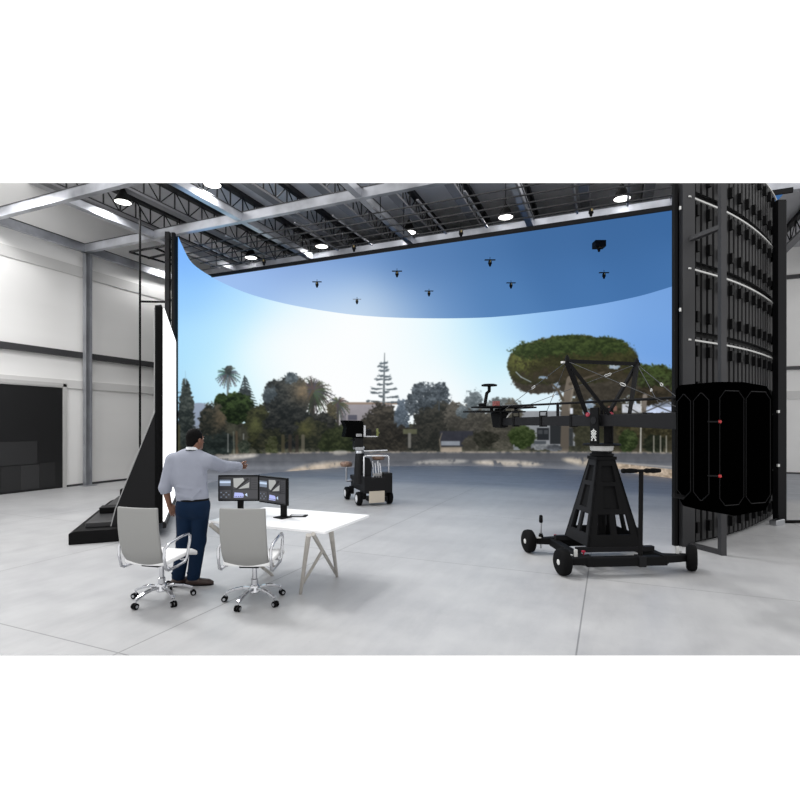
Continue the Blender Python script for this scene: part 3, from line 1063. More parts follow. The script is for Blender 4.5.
post(W(-5.78, 12.5), 0.11, 0.1, 0.0, ZT + 0.1, DARK, 'edge_post', wall, YAW)
for k in range(13):
    z = 0.4 + k * 0.5
    b = MB(); b.bar(W(-5.78, 12.46, z), W(-5.6, 12.46, z), 0.03)
    b.build('rung', BLACK, wall, world=True)

# screen ceiling
ceil_led = thing('led_ceiling', 'flat blue screen lying as a lid on the curved screen wall', 'screen', W(1.0, 18.0, ZT))
su = stage(curve)
V0 = 12.4
right_u = 3.42
back_i = int(np.argmax(su[:, 1]))
vmax = su[back_i, 1] - 0.02
lv, lu = su[:back_i + 1, 1], np.minimum.accumulate(su[:back_i + 1, 0])
vs = V0 + (vmax - V0) * (1 - (1 - np.linspace(0, 1, 90)) ** 2)
order = np.argsort(su[:back_i + 1, 1])
uL = np.interp(vs, su[:back_i + 1, 1][order], su[:back_i + 1, 0][order])
rs = su[back_i:]
rs = rs[: int(np.argmax(rs[:, 1] < V0 - 0.1))]
o2 = np.argsort(rs[:, 1])
uR = np.interp(vs, rs[:, 1][o2], rs[:, 0][o2]) + 0.32 * np.clip((13.3 - vs) / 0.9, 0, 1)
tt2 = np.linspace(0, 1, 160)
U = uL[:, None] * (1 - tt2) + uR[:, None] * tt2
Vv = np.repeat(vs[:, None], 160, 1)
Xc, Yc2 = CY * U + SY * Vv, -SY * U + CY * Vv
CPX, CPY = 400 + FOC * Xc / Yc2, HOR - FOC * (ZT - EYE) / Yc2
LID = [(215, 277, (150, 182, 236)), (225, 283, (166, 200, 246)), (250, 290, (164, 200, 244)), (260, 272, (140, 172, 226)), (300, 268, (124, 156, 212)), (300, 300, (196, 222, 250)), (320, 284, (140, 176, 226)),
       (335, 308, (222, 238, 252)), (350, 262, (104, 142, 198)), (350, 295, (150, 186, 230)), (365, 308, (205, 224, 242)), (372, 314, (236, 244, 250)), (395, 300, (118, 154, 204)), (400, 275, (92, 132, 186)), (400, 314, (176, 204, 232)), (420, 312, (128, 164, 210)), (430, 255, (84, 124, 176)),
       (440, 290, (92, 132, 184)), (450, 312, (100, 142, 194)), (480, 250, (74, 116, 168)), (490, 290, (80, 124, 178)), (510, 310, (84, 130, 184)), (540, 240, (64, 106, 158)), (550, 280, (68, 112, 166)), (580, 300, (72, 118, 174)), (620, 230, (62, 104, 156)), (640, 260, (64, 108, 162)),
       (640, 290, (68, 114, 170)), (674, 215, (60, 104, 158)), (674, 280, (70, 116, 172)), (780, 200, (62, 104, 156))]
lid_c = to_lin(shepard(LID, CPX.astype(np.float32), CPY.astype(np.float32), 4.0)).astype(np.float32)
Pl = np.stack([U, Vv, np.full_like(U, ZT - 0.01)], -1)
sl = grid_mesh('screen_surface', Pl, lid_c, SCR, ceil_led, flip=True)
sl['label'] = 'blue picture of open sky'
b = MB()
P0 = [Vector((u, v, ZT + 0.01)) for u, v in zip(uL[::6], vs[::6])] + [Vector((u, v, ZT + 0.01)) for u, v in zip(uR[::-6], vs[::-6])]
nb = len(P0)
b._add(P0 + [p + Vector((0, 0, 0.05)) for p in P0], [tuple(range(nb)), tuple(range(2 * nb - 1, nb - 1, -1))] + [(k, (k + 1) % nb, nb + (k + 1) % nb, nb + k) for k in range(nb)])
b.build('casing', CABM, ceil_led, world=True)
b = MB(); b.box(((uL[0] + uR[0]) / 2, V0 - 0.03, ZT + 0.03), (uR[0] - uL[0] + 0.3, 0.05, 0.1)); b.build('front_rail', DARK, ceil_led, world=True)

# lighting grid between the silver beam and the screen ceiling
gridt = thing('lighting_grid', 'black pipe lighting grid hanging between silver beam and blue screen ceiling', 'lighting grid', (-4.5, 11.4, 6.7))
for v in (10.45, 10.85, 11.25, 11.65, 12.05):
    b = MB(); b.tube((-11.4, v, 6.68), (2.6, v, 6.68), 0.018, n=8); b.crop(); b.build('cross_pipe', mat('cross pipe grey', (40, 40, 42), 0.4, metal=0.3), gridt, world=True)
for k in range(14):
    u = -11.3 + 1.06 * k
    b = MB(); b.bar((u, 10.25, 6.715), (u, 12.36, 6.715), 0.045, 0.03); b.crop(); b.build('long_pipe', mat('pipe grey', (128, 128, 132), 0.4, metal=0.5), gridt, world=True)
for u in (-11.3, -5.0, 1.4):
    for v in (10.75, 12.2):
        b = MB(); b.tube((u, v, 6.7), (u, v, 7.65), 0.012, n=6); b.crop(); b.build('hanger', BLACK, gridt, world=True)

# small tracking cameras under the lid and in the grid
def tracker(px, py, z, label, big=False, where='lid'):
    p = G(px, py, z)
    topz = (ZT - 0.015) if where == 'lid' else 6.655
    t = thing('tracking_camera', label, 'camera', (p.x, p.y, topz), YAW, 'tracking cameras below the ceiling screen' if where == 'lid' else 'dark trackers in the lighting grid')
    h = topz - z
    s = 1.0
    q = MB(); q.tube((0, 0, 0.0), (0, 0, -h + 0.06), 0.008, n=8); q.build('stem', BLACK, t)
    if where == 'lid':
        q = MB(); q.box((0, 0, -h + 0.085), (0.3, 0.07, 0.018) if not big else (0.27, 0.24, 0.16)); q.build('mount_plate', BLACK if big or px < 340 or px > 380 else mat('pale plate', (176, 180, 186), 0.5), t, bevel=0.004)
    q = MB(); q.lathe([(0.02, 0.07), (0.045, 0.05), (0.055, -0.02), (0.035, -0.05)], (0, 0, -h), n=14); q.build('body', BLACK, t, smooth=True)
    q = MB(); q.lathe([(0.034, 0), (0.03, -0.045), (0.016, -0.06)], (0, 0, -h - 0.04), n=14); q.build('lens', BLACK, t, smooth=True)
    q = MB(); q.bar((0.0, -0.058, -h + 0.05), (0.0, -0.058, -h + 0.0), 0.03, 0.015); q.build('bracket', mat('ochre bracket', (150, 130, 84), 0.5), t)
Zt = 6.32
tracker(317, 284.5, Zt, 'small black tracking camera on blue lid screen, farthest left of the row')
tracker(357, 301.5, Zt, 'tracking camera with pale plate where the lid screen turns white')
tracker(397, 274, Zt, 'tracking camera on plain mid-blue lid, above the pointed fir tree')
tracker(429, 293.5, Zt, 'tracking camera on the lid, above the gap beside the blue-grey tree')
tracker(490, 263, Zt, 'tracking camera on the lid near the grid edge, left of the big pine')
tracker(511, 285.5, Zt, 'tracking camera on the lid close above the left end of the big pine')
tracker(599, 248, 6.32, 'larger square tracking camera at the front right of the lid', True)
tracker(604, 275.5, Zt, 'small tracking camera below the larger square one')
tracker(264, 262, 6.42, 'dark tracker in the grid near the left end of the lid', where='grid')
tracker(354, 248, 6.42, 'dark tracker hanging from the grid above the white glare', where='grid')
tracker(461, 233, 6.42, 'dark tracker on a bent arm in the middle of the grid', where='grid')
tracker(591, 212, 6.42, 'dark tracker in the grid above the larger square camera', where='grid')
# ================================================================== EQUIPMENT AND FURNITURE
# ---- tall lit flat on its black wheeled base, left
FA = Vector((-0.362, 0.932, 0))           # along the flat, camera-aligned
def flat_frame():
    p = W(-3.78, 8.0)
    d = W(FA.x, FA.y)
    return p, math.atan2(d.y, d.x) - math.pi / 2
fp, frz = flat_frame()
# local axes: y along the flat (away), x to its lit side, origin at the near foot of the lit face
fl = thing('light_flat', 'tall white lit panel on black wedge wings and a long black base', 'light panel', fp, frz)
LITM = mat('lit panel face', (255, 255, 255), 0.5, emit=(255, 255, 255), strength=1.15)
q = MB(); q.box((0.012, 1.72, 1.96), (0.024, 3.4, 3.40)); q.build('lit_face', LITM, fl)
q = MB(); q.box((-0.06, 1.72, 1.96), (0.11, 3.44, 3.44)); q.build('backing', BLACK, fl)
q = MB(); q.box((0.02, 1.72, 0.2), (0.05, 3.44, 0.09)); q.build('sill', DARK, fl)
WINGM = mat('wing black', (30, 30, 31), 0.6, spec=0.1)
for yw in (0.0, 1.7, 3.36):
    q = MB()
    q.prism([(0.0, 0.24), (-0.72, 0.24), (-0.66, 0.5), (-0.115, 2.0), (-0.115, 3.7), (-0.02, 3.72), (0.0, 3.66)], (0, yw, 0), (1, 0, 0), (0, 0, 1), (0, 0.05, 0))
    q.build('wing', WINGM, fl, bevel=0.006)
    if yw > 0:
        continue
    q = MB(); q.path([(-0.725, yw, 0.24), (-0.665, yw, 0.5), (-0.12, yw, 2.0), (-0.12, yw, 3.66)], 0.008, 6); q.build('wing_edge', mat('pale edge', (150, 150, 150), 0.4), fl)
q = MB()
q.prism([(-1.28, 0.0), (-0.62, 0.0), (-0.62, 0.2), (-1.2, 0.2), (-1.28, 0.17)], (0, -0.03, 0), (1, 0, 0), (0, 0, 1), (0, 3.5, 0))
q.build('base', BLACK, fl, bevel=0.012)
q = MB(); q.box((-0.58, 1.8, 0.24), (1.05, 3.2, 0.08)); q.build('deck', mat('base deck', (40, 40, 42), 0.4), fl, bevel=0.01)
for y0 in (0.35, 3.2):
    for x0 in (-0.45, -0.12):
        q = MB(); q.lathe([(0.05, -0.025), (0.075, -0.018), (0.075, 0.018), (0.05, 0.025)], (x0, y0, 0.075), 16, (1, 0, 0)); q.build('caster', RUBBER, fl, smooth=True)
t = thing('equipment_case', 'flat dark equipment case lying on the black base behind the flat', 'case', fp + Matrix.Rotation(frz, 3, 'Z') @ Vector((-0.85, 1.2, 0.282)), frz)
q = MB(); q.box((0, 0, 0.04), (0.42, 0.3, 0.08)); q.build('body', BLACK, t, bevel=0.01)
q = MB(); q.box((0, 0, 0.09), (0.43, 0.31, 0.02)); q.build('lid', DARK, t, bevel=0.005)
t = thing('control_box', 'small black control box at the far end of the black base', 'box', fp + Matrix.Rotation(frz, 3, 'Z') @ Vector((-0.72, 3.1, 0.282)), frz)
q = MB(); q.box((0, 0, 0.09), (0.6, 0.22, 0.18)); q.build('body', BLACK, t, bevel=0.01)
q = MB(); q.box((0, -0.115, 0.1), (0.5, 0.01, 0.1)); q.build('front_plate', DARK, t)

# ---- thin black scaffold at the left end of the screen
sc0 = D(140, 480, 12.7)
sc0.z = 0
sf = thing('scaffold_frame', 'thin black scaffold pole with bars beside the left screen edge', 'scaffold', sc0)
q = MB(); q.tube((sc0.x, sc0.y, 0), (sc0.x, sc0.y, 7.3), 0.026, n=10); q.crop(); q.build('pole', BLACK, sf, world=True)
q = MB(); q.box((sc0.x, sc0.y, 0.01), (0.25, 0.25, 0.02)); q.build('foot_plate', BLACK, sf, world=True)
for a, c in (((140, 301.5, 12.7), (166, 302, 12.5)), ((129.5, 252, 12.9), (167, 245.3, 12.55)), ((129.5, 252, 12.9), (172, 264.5, 14.2)), ((154, 247.5, 12.7), (172, 255.5, 13.4)), ((148, 258.2, 13.5), (172, 253, 13.3))):
    q = MB(); q.bar(D(*a), D(*c), 0.04, 0.045); q.build('cross_bar', BLACK, sf, world=True)

# ---- grey support frame and outrigger at the right end of the screen
rt = thing('support_frame', 'grey steel support frame standing behind the right edge of the screen wall', 'frame', W(4.5, 7.2))
STEELG = mat('grey upright', (50, 50, 52), 0.5, metal=0.2, noise=0.25, scale=1.2)
for (x, y, w, d, m) in ((4.265, 7.46, 0.18, 0.1, STEELG), (4.46, 6.95, 0.075, 0.08, STEELG)):
    post(W(x, y), w, d, 0.0, 7.0, m, 'upright', rt, YAW)
for z in (0.03, 4.55):
    b = MB()
    a, c = W(4.3, 7.42, z), W(4.46, 6.98, z)
    b.bar(a, c, 0.08, 0.06); b.build('brace', STEELG, rt, world=True)
for z in (1.9, 3.5, 5.0):
    b = MB(); b.box((*W(4.13, 7.4, z)[:2], z), (0.02, 0.02, 0.05), YAW); b.build('latch', mat('pale latch', (215, 215, 212), 0.4), rt, world=True)
post(W(7.12, 9.42), 0.15, 0.14, 0.0, 6.0, DARK, 'flank_post', wall, YAW)
post(W(7.215, 9.44), 0.05, 0.08, 0.0, 6.0, STEELG, 'flank_strip', wall, YAW)
for z in (1.05, 2.05):
    b = MB(); b.box((*W(7.03, 9.33, z)[:2], z), (0.035, 0.035, 0.05), YAW); b.build('bolt', mat('pale latch', (215, 215, 212), 0.4), wall, world=True)
q = MB()
pts = [W(7.0, 9.2, 0.03), W(7.2, 9.2, 0.03), W(7.45, 9.22, 0.03), W(7.8, 9.1, 0.03), W(8.4, 8.95, 0.03), W(9.4, 8.9, 0.03), W(11.0, 8.7, 0.03)]
q.path(pts, 0.028, 8)
tag(q.build('floor_cable', RUBBER), 'thick black cable on the pale floor running right beyond the screen wall', 'cable')
q = MB(); q.box((0, 0, 0.05), (0.3, 0.12, 0.1))
ct = thing('floor_clamp', 'small pale clamp block on floor at the foot of the ribbed tower', 'clamp', W(6.8, 9.05), YAW + 0.5)
q.build('block', ALU, ct, bevel=0.01)
q = MB(); q.tube((0.0, -0.02, 0.1), (0.0, -0.02, 0.18), 0.02, n=10); q.build('knob', BLACK, ct)

# ---- table
TA = Vector((-0.745, 5.0, 0))
tl, td, th = 1.5, 1.0, 0.74
mid = TA + Vector((-CY, SY, 0)) * tl / 2 + Vector((SY, CY, 0)) * td / 2
# stage axes run along the table: local x to the right end, y away
tb = thing('desk', 'white table with slanted grey legs carrying two black monitors', 'table', W(mid.x, mid.y))
q = MB(); q.box((0, 0, th - 0.014), (tl, td, 0.028)); q.build('tabletop', mat('white laminate', (244, 244, 245), 0.3), tb, bevel=0.004)
LEGM = mat('grey wood legs', (168, 164, 158), 0.5, noise=0.12, scale=14, stretch=(1, 1, 0.2))
def tloc(px, py, z):
    p = G(px, py, z) - W(mid.x, mid.y)
    return (p.x, p.y, z)
near_f, far_f = tloc(300.5, 594, 0), tloc(337, 576.5, 0)
near_t, far_t = tloc(308.5, 535, th - 0.03), tloc(331, 531, th - 0.03)
brace_a, brace_b = tloc(313, 534, th - 0.03), (near_f[0], near_f[1] + 0.05, 0.1)
lx = -tl / 2
trestles = [(near_f, near_t, far_f, far_t, brace_a),
            ((lx + 0.40, 0.12, 0), (lx + 0.07, near_t[1] + 0.04, near_t[2]), (lx + 0.2, far_f[1], 0), (lx + 0.06, far_t[1], far_t[2]), (lx + 0.08, 0.12, brace_a[2]))]
for nf, nt_, ff, ft_, ba in trestles:
    mid_b = Vector(ba).lerp(Vector(ff), 0.35)
    q = MB(); q.tube(nf, nt_, 0.017, 0.027, 12); q.build('leg', LEGM, tb, smooth='auto')
    q = MB(); q.tube(ff, ft_, 0.017, 0.027, 12); q.build('leg', LEGM, tb, smooth='auto')
    q = MB(); q.tube((ff[0], ff[1] - 0.02, 0.03), ba, 0.016, 0.022, 12); q.build('brace', LEGM, tb, smooth='auto')
    q = MB(); q.tube((nf[0], nf[1] + 0.05, 0.1) if nf[1] < 0 else (nf[0], nf[1] + 0.02, 0.1), mid_b, 0.015, 0.018, 12); q.build('brace', LEGM, tb, smooth='auto')
q = MB(); q.box((0, 0, th - 0.05), (tl - 0.5, 0.06, 0.04)); q.build('rail', LEGM, tb)

# ---- monitors
def ui_screen(w, h, parent, seed):
    mats = [mat('screen dark', (18, 19, 21), 0.3, emit=(30, 31, 34), strength=1.0), mat('screen panel', (20, 20, 22), 0.3, emit=(58, 58, 62), strength=1.0), mat('screen sky', (20, 20, 22), 0.3, emit=(196, 214, 238), strength=1.0),
            mat('screen grey', (20, 20, 22), 0.3, emit=(170, 172, 170), strength=1.0), mat('screen blue', (20, 20, 22), 0.3, emit=(176, 184, 240), strength=1.0), mat('screen black', (6, 6, 7), 0.3, emit=(12, 12, 13), strength=1.0), mat('screen mist', (20, 20, 22), 0.3, emit=(120, 132, 150), strength=1.0)]
    q = MB()
    def r(x0, x1, y0, y1, mi, z=0.0):
        q.mi = mi
        q._add([(x0 * w - w / 2, -z, y0 * h), (x1 * w - w / 2, -z, y0 * h), (x1 * w - w / 2, -z, y1 * h), (x0 * w - w / 2, -z, y1 * h)], [(0, 1, 2, 3)])
    def poly(pts, mi, z):
        q.mi = mi
        q._add([(x * w - w / 2, -z, y * h) for x, y in pts], [tuple(range(len(pts)))])
    r(0, 1, 0, 1, 0)
    r(0.02, 0.3, 0.6, 0.86, 6, 0.001); r(0.02, 0.3, 0.72, 0.8, 2, 0.0015)
    r(0.36, 0.8, 0.46, 0.95, 1, 0.001)
    poly([(0.37, 0.92), (0.62, 0.94), (0.66, 0.78), (0.46, 0.5), (0.38, 0.56)], 3, 0.0015)
    poly([(0.6, 0.58), (0.78, 0.76), (0.77, 0.52), (0.5, 0.47)], 3, 0.0016)
    poly([(0.42, 0.46), (0.47, 0.46), (0.79, 0.9), (0.72, 0.94)], 5, 0.002)
    r(0.83, 0.99, 0.46, 0.95, 1, 0.001)
    for i in range(6):
        r(0.845, 0.97, 0.5 + i * 0.075, 0.53 + i * 0.075, 0, 0.0015)
    r(0.02, 0.3, 0.06, 0.42, 1, 0.001)
    for i in range(4):
        for j in range(3):
            r(0.04 + i * 0.065, 0.075 + i * 0.065, 0.1 + j * 0.1, 0.14 + j * 0.1, 0 if (i + j) % 2 else 6, 0.0015)
    r(0.36, 0.99, 0.06, 0.42, 1, 0.001)
    poly([(0.38, 0.1), (0.62, 0.1), (0.64, 0.22), (0.6, 0.3), (0.4, 0.32)], 4, 0.0015)
    poly([(0.66, 0.22), (0.72, 0.3), (0.73, 0.14)], 2, 0.0015)
    for i in range(5):
        r(0.4 + i * 0.045, 0.425 + i * 0.045, 0.13, 0.16, 0, 0.002)
    return q.build('screen', mats, parent)
def monitor(px, py, rz, w, h, zb, label, foot, sx=0.0):
    p = G(px, py, th)
    t = thing('monitor', label, 'monitor', p, rz)
    zb -= th
    e = MB(); e.box((0, 0.02, zb + h / 2), (w, 0.035, h)); e.build('bezel', BLACK, t, bevel=0.006)
    e = MB(); e.box((0, 0.05, zb + h / 2), (w * 0.55, 0.04, h * 0.6)); e.build('back_cover', DARK, t, bevel=0.012)
    s = ui_screen(w * 0.95, h * 0.9, t, 1)
    s.location = (0, -0.0005, zb + h * 0.05)
    e = MB(); e.box((sx, 0.085, (zb + h * 0.4) / 2), (0.065, 0.05, zb + h * 0.4)); e.build('stand_post', BLACK, t, bevel=0.006)
    e = MB(); e.box((sx, 0.07, 0.006), (foot, 0.15, 0.012)); e.build('stand_foot', BLACK, t, bevel=0.004)
    return t
monitor(238.5, 515.2, YAW + 0.02, 0.48, 0.305, 0.905, 'left monitor on the white table, showing dark editing windows, nearer the standing man', 0.2)
monitor(272.2, 517.6, YAW - 0.66, 0.50, 0.31, 0.895, 'right monitor on the white table, turned in towards the man', 0.16, 0.1)
tabp = G(298.5, 516.2, th)
t = thing('tablet', 'thin tablet lying on the white table right of the monitors', 'tablet', tabp, 0.35)
q = MB(); q.box((0, 0, 0.005), (0.2, 0.13, 0.01)); q.build('casing', BLACK, t, bevel=0.003)
q = MB(); q.box((-0.01, 0.0, 0.0105), (0.14, 0.09, 0.002)); q.build('screen', mat('tablet glass', (196, 198, 202), 0.15), t)

# ---- office chairs
BACKM = mat('shaded white chair shell', (138, 138, 136), 0.6)  # white shell with its shade put into the grey colour
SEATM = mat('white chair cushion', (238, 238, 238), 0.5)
def make_chair(label, X, Y, rz):
    """faces local +y; origin on the floor below the column"""
    t = thing('office_chair', label, 'chair', W(X, Y), rz, 'white office chairs at the table')
    # back: one padded sheet, gently curved, from below the seat to the shoulders
    rows = []
    for i in range(15):
        f = i / 14
        z = 0.415 + 0.59 * f
        y = -0.235 - 0.012 - 0.10 * f - 0.03 * math.sin(math.pi * f) + 0.05 * max(0, 0.18 - f) / 0.18
        hw = 0.222 + 0.006 * math.sin(math.pi * f)
        hw -= 0.025 * max(0, 0.06 - f) / 0.06
        rows.append([(hw * s, y - 0.03 * (1 - s * s), z) for s in np.linspace(-1, 1, 13)])
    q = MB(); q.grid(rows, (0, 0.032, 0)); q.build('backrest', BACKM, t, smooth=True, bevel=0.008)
    rows = []
    for i in range(13):
        f = i / 12
        y = -0.235 + 0.50 * f
        z = 0.425 + 0.035 * f - 0.05 * max(0, f - 0.85) / 0.15
        rows.append([(0.235 * s, y, z - 0.012 * (1 - s * s)) for s in np.linspace(-1, 1, 11)])
    q = MB(); q.grid(rows, (0, 0, 0.045)); q.build('seat', SEATM, t, smooth=True, bevel=0.012)
    for s in (-1, 1):
        x = s * 0.258
        pts = []
        ctl = [(-0.255, 0.40), (-0.285, 0.52), (-0.28, 0.60), (-0.2, 0.645), (-0.02, 0.675), (0.07, 0.68), (0.105, 0.655), (0.10, 0.60), (0.055, 0.44), (0.02, 0.405), (-0.1, 0.39), (-0.22, 0.385)]
        for a, c in ctl:
            pts.append((x, a, c))
        q = MB(); q.path(pts, 0.0145, 10, closed=True); q.build('armrest', CHROME, t, smooth=True)
        q = MB(); q.tube((x, 0.03, 0.42), (s * 0.2, 0.03, 0.43), 0.012, n=10); q.build('side_bracket', CHROME, t)
        q = MB(); q.tube((x, -0.2, 0.392), (s * 0.2, -0.2, 0.42), 0.012, n=10); q.build('side_bracket', CHROME, t)
    q = MB(); q.box((0, -0.02, 0.40), (0.2, 0.3, 0.035)); q.build('tilt_mechanism', DARK, t, bevel=0.008)
    q = MB(); q.lathe([(0.035, 0.10), (0.035, 0.23), (0.024, 0.235), (0.024, 0.39)], (0, 0, 0), 18); q.build('gas_column', CHROME, t, smooth='auto')
    hub = MB(); hub.lathe([(0.045, 0.09), (0.055, 0.10), (0.05, 0.155), (0.036, 0.17)], (0, 0, 0), 18); hub.build('hub', CHROME, t, smooth='auto')
    for k in range(5):
        a = math.radians(90 + 72 * k + 24)
        c, s = math.cos(a), math.sin(a)
        q = MB()
        P = [(0.04, 0.135), (0.12, 0.14), (0.2, 0.125), (0.27, 0.098), (0.295, 0.085)]
        for (r0, z0), (r1, z1) in zip(P, P[1:]):
            q.bar((c * r0, s * r0, z0), (c * r1, s * r1, z1), 0.042 - 0.05 * (r0 - 0.04), 0.026)
        q.build('base_spoke', CHROME, t, bevel=0.004)
        cx, cy = c * 0.29, s * 0.29
        w = MB(); w.tube((cx, cy, 0.03), (cx, cy, 0.095), 0.008, n=8)
        ax = Vector((-s, c, 0))
        ro = (c, s)
        w2 = MB()
        for d in (-1, 1):
            w2.lathe([(0.012, -0.009), (0.029, -0.009), (0.03, 0.0), (0.029, 0.009), (0.012, 0.009)], (cx + c * 0.012 + ax.x * 0.016 * d, cy + s * 0.012 + ax.y * 0.016 * d, 0.03), 16, ax)
        cw = w2.build('caster', RUBBER, t, smooth='auto')
        w.build('caster_stem', CHROME, cw)
        w3 = MB(); w3.lathe([(0.014, -0.03), (0.014, 0.03)], (cx + c * 0.012, cy + s * 0.012, 0.03), 12, ax); w3.build('caster_hub', ALU, cw)
    return t
make_chair('white office chair turned aside behind the standing man, nearest the black base', -2.455, 5.17, YAW - 0.24)
ch2 = make_chair('white office chair pushed up to the front of the table, beneath the monitors', -1.485, 5.13, YAW - 0.06)

# ---- camera buggy in front of the screen
def buggy():
    t = thing('camera_buggy', 'small black four-wheeled buggy carrying a camera and two brown seats', 'camera buggy', W(-0.735, 11.75), YAW + math.radians(21))
    BODY = mat('buggy black', (26, 26, 27), 0.55, spec=0.15)
    BEIGE = mat('beige panel', (196, 186, 170), 0.5)
    BROWN = mat('brown leather', (126, 100, 84), 0.5)
    HW = 0.33
    q = MB(); q.box((0, 0.1, 0.38), (0.46, 1.25, 0.2)); q.box((-0.06, 0.62, 0.52), (0.3, 0.5, 0.1)); q.build('chassis', BODY, t, bevel=0.012)
    q = MB()
    q.prism([(-HW, 0.28), (HW, 0.28), (HW, 0.72), (HW - 0.19, 0.72), (HW - 0.19, 0.62), (-HW + 0.16, 0.62), (-HW + 0.16, 0.66), (-HW, 0.66)], (0.04, -0.62, 0), (1, 0, 0), (0, 0, 1), (0, 0.36, 0))
    q.build('front_box', BODY, t, bevel=0.01)
    q = MB(); q.box((0.0, -0.615, 0.2), (0.36, 0.03, 0.26)); q.build('front_panel', BEIGE, t, bevel=0.006)
    q = MB(); q.box((0.05, -0.45, 0.14), (0.42, 0.3, 0.1)); q.build('under_tray', BODY, t)
    for sx in (-1, 1):
        for y in (-0.42, 0.58):
            w = MB(); w.lathe([(0.06, -0.055), (0.12, -0.06), (0.15, -0.045), (0.155, 0), (0.15, 0.045), (0.12, 0.06), (0.06, 0.055)], (sx * 0.36, y, 0.155), 24, (1, 0, 0))
            wo = w.build('wheel', RUBBER, t, smooth=True)
            w = MB(); w.lathe([(0.085, -0.01), (0.085, 0.01), (0.03, 0.022)], (sx * 0.412, y, 0.155), 20, (sx, 0, 0)); w.build('wheel_disc', mat('pale wheel disc', (214, 214, 216), 0.35), wo, smooth='auto')
            w = MB(); w.box((sx * 0.25, y, 0.24), (0.1, 0.1, 0.16)); w.tube((sx * 0.2, y, 0.155), (sx * 0.31, y, 0.155), 0.03, n=10); w.build('axle_bracket', BODY, t, bevel=0.006)
    q = MB(); q.prism([(-0.27, 0.66), (-0.1, 0.62), (-0.08, 0.9), (-0.14, 1.06), (-0.27, 1.08)], (0, -0.52, 0), (1, 0, 0), (0, 0, 1), (0, 0.14, 0)); q.build('control_panel', BODY, t, bevel=0.01)
    WP = mat('white tube', (226, 226, 228), 0.35)
    q = MB(); q.path([(-0.28, -0.55, 0.66), (-0.28, -0.55, 1.1), (-0.2, -0.55, 1.115), (0.28, -0.55, 1.105), (0.305, -0.55, 1.08), (0.305, -0.55, 0.72)], 0.016, 8); q.build('guard_rail', WP, t, smooth=True)
    for k, x in enumerate((-0.04, 0.03, 0.1, 0.16)):
        q = MB(); q.tube((x, -0.48, 0.6), (x * 0.85 - 0.01, -0.44, 0.98 - 0.04 * (k % 2)), 0.012, n=8); q.build('lever', WP, t)
    q = MB(); q.box((0.06, -0.44, 0.68), (0.2, 0.14, 0.06)); q.build('lever_block', mat('buggy grey', (150, 150, 150), 0.5), t, bevel=0.006)
    # seats
    for x, y, z0, zs_ in ((-0.36, 0.66, 0.52, 0.78), (0.2, -0.12, 0.5, 0.98)):
        q = MB(); q.lathe([(0.05, 0.0), (0.13, 0.01), (0.15, 0.05), (0.15, 0.09), (0.12, 0.125), (0.03, 0.14)], (x, y, zs_), 20); so = q.build('seat', BROWN, t, smooth=True)
        q = MB(); q.tube((x, y, 0.42), (x, y, zs_ + 0.01), 0.022, n=10); q.tube((x, y, 0.44), (x * 0.4, y, 0.44), 0.03, n=8); q.build('seat_post', ALU, so)
    # column, head and camera
    q = MB(); q.lathe([(0.14, 0.46), (0.13, 0.8), (0.11, 1.08), (0.09, 1.18)], (-0.27, -0.2, 0), 20); q.build('column', BODY, t, smooth='auto')
    q = MB(); q.lathe([(0.07, 1.14), (0.12, 1.16), (0.115, 1.22), (0.06, 1.23)], (-0.27, -0.2, 0), 18); q.box((-0.3, -0.2, 1.27), (0.2, 0.16, 0.07)); q.lathe([(0.03, -0.13), (0.03, 0.13)], (-0.3, -0.2, 1.28), 12, (1, 0, 0)); q.build('pan_head', ALU, t)
    q = MB(); q.tube((-0.24, -0.28, 1.205), (0.36, -0.3, 1.215), 0.014, n=8); q.build('pan_bar', WP, t)
    q = MB(); q.box((-0.32, -0.2, 1.41), (0.2, 0.2, 0.22)); q.tube((-0.5, -0.26, 1.46), (-0.34, -0.26, 1.46), 0.025, n=8); q.build('neck', BODY, t, bevel=0.01)
    q = MB()
    q.prism([(-0.40, 1.53), (0.03, 1.50), (0.03, 1.86), (-0.02, 1.90), (-0.43, 1.905), (-0.36, 1.74)], (-0.25, -0.32, 0), (1, 0, 0), (0, 0, 1), (0, 0.34, 0))
    q.build('camera_hood', mat('hood black', (4, 4, 4), 0.6, spec=0.03), t, bevel=0.01)
    q = MB(); q.box((-0.33, -0.325, 1.57), (0.13, 0.008, 0.06)); q.build('card', mat('pale card', (190, 190, 190), 0.5), t)
    for k in range(3):
        q = MB(); q.box((-0.33, -0.3305, 1.552 + 0.018 * k), (0.11, 0.003, 0.006)); q.build('card_line', mat('card line grey', (90, 90, 92), 0.5), t)
    q = MB(); q.box((-0.19, -0.26, 1.66), (0.05, 0.1, 0.26)); q.bar((-0.18, -0.26, 1.54), (0.14, -0.26, 1.535), 0.035, 0.025); q.build('side_bracket', mat('pale bracket', (206, 206, 208), 0.4), t, bevel=0.005)
    q = MB(); q.box((-0.09, -0.2, 1.63), (0.16, 0.12, 0.14)); q.build('battery', BODY, t, bevel=0.01)
    q = MB(); q.box((0.13, -0.26, 1.63), (0.04, 0.06, 0.18)); q.lathe([(0.03, 0), (0.02, 0.03)], (0.15, -0.27, 1.62), 12, (1, 0, 0)); q.build('cue_light', mat('yellow green lamp', (112, 116, 66), 0.5), t, bevel=0.008)
    return t
buggy()

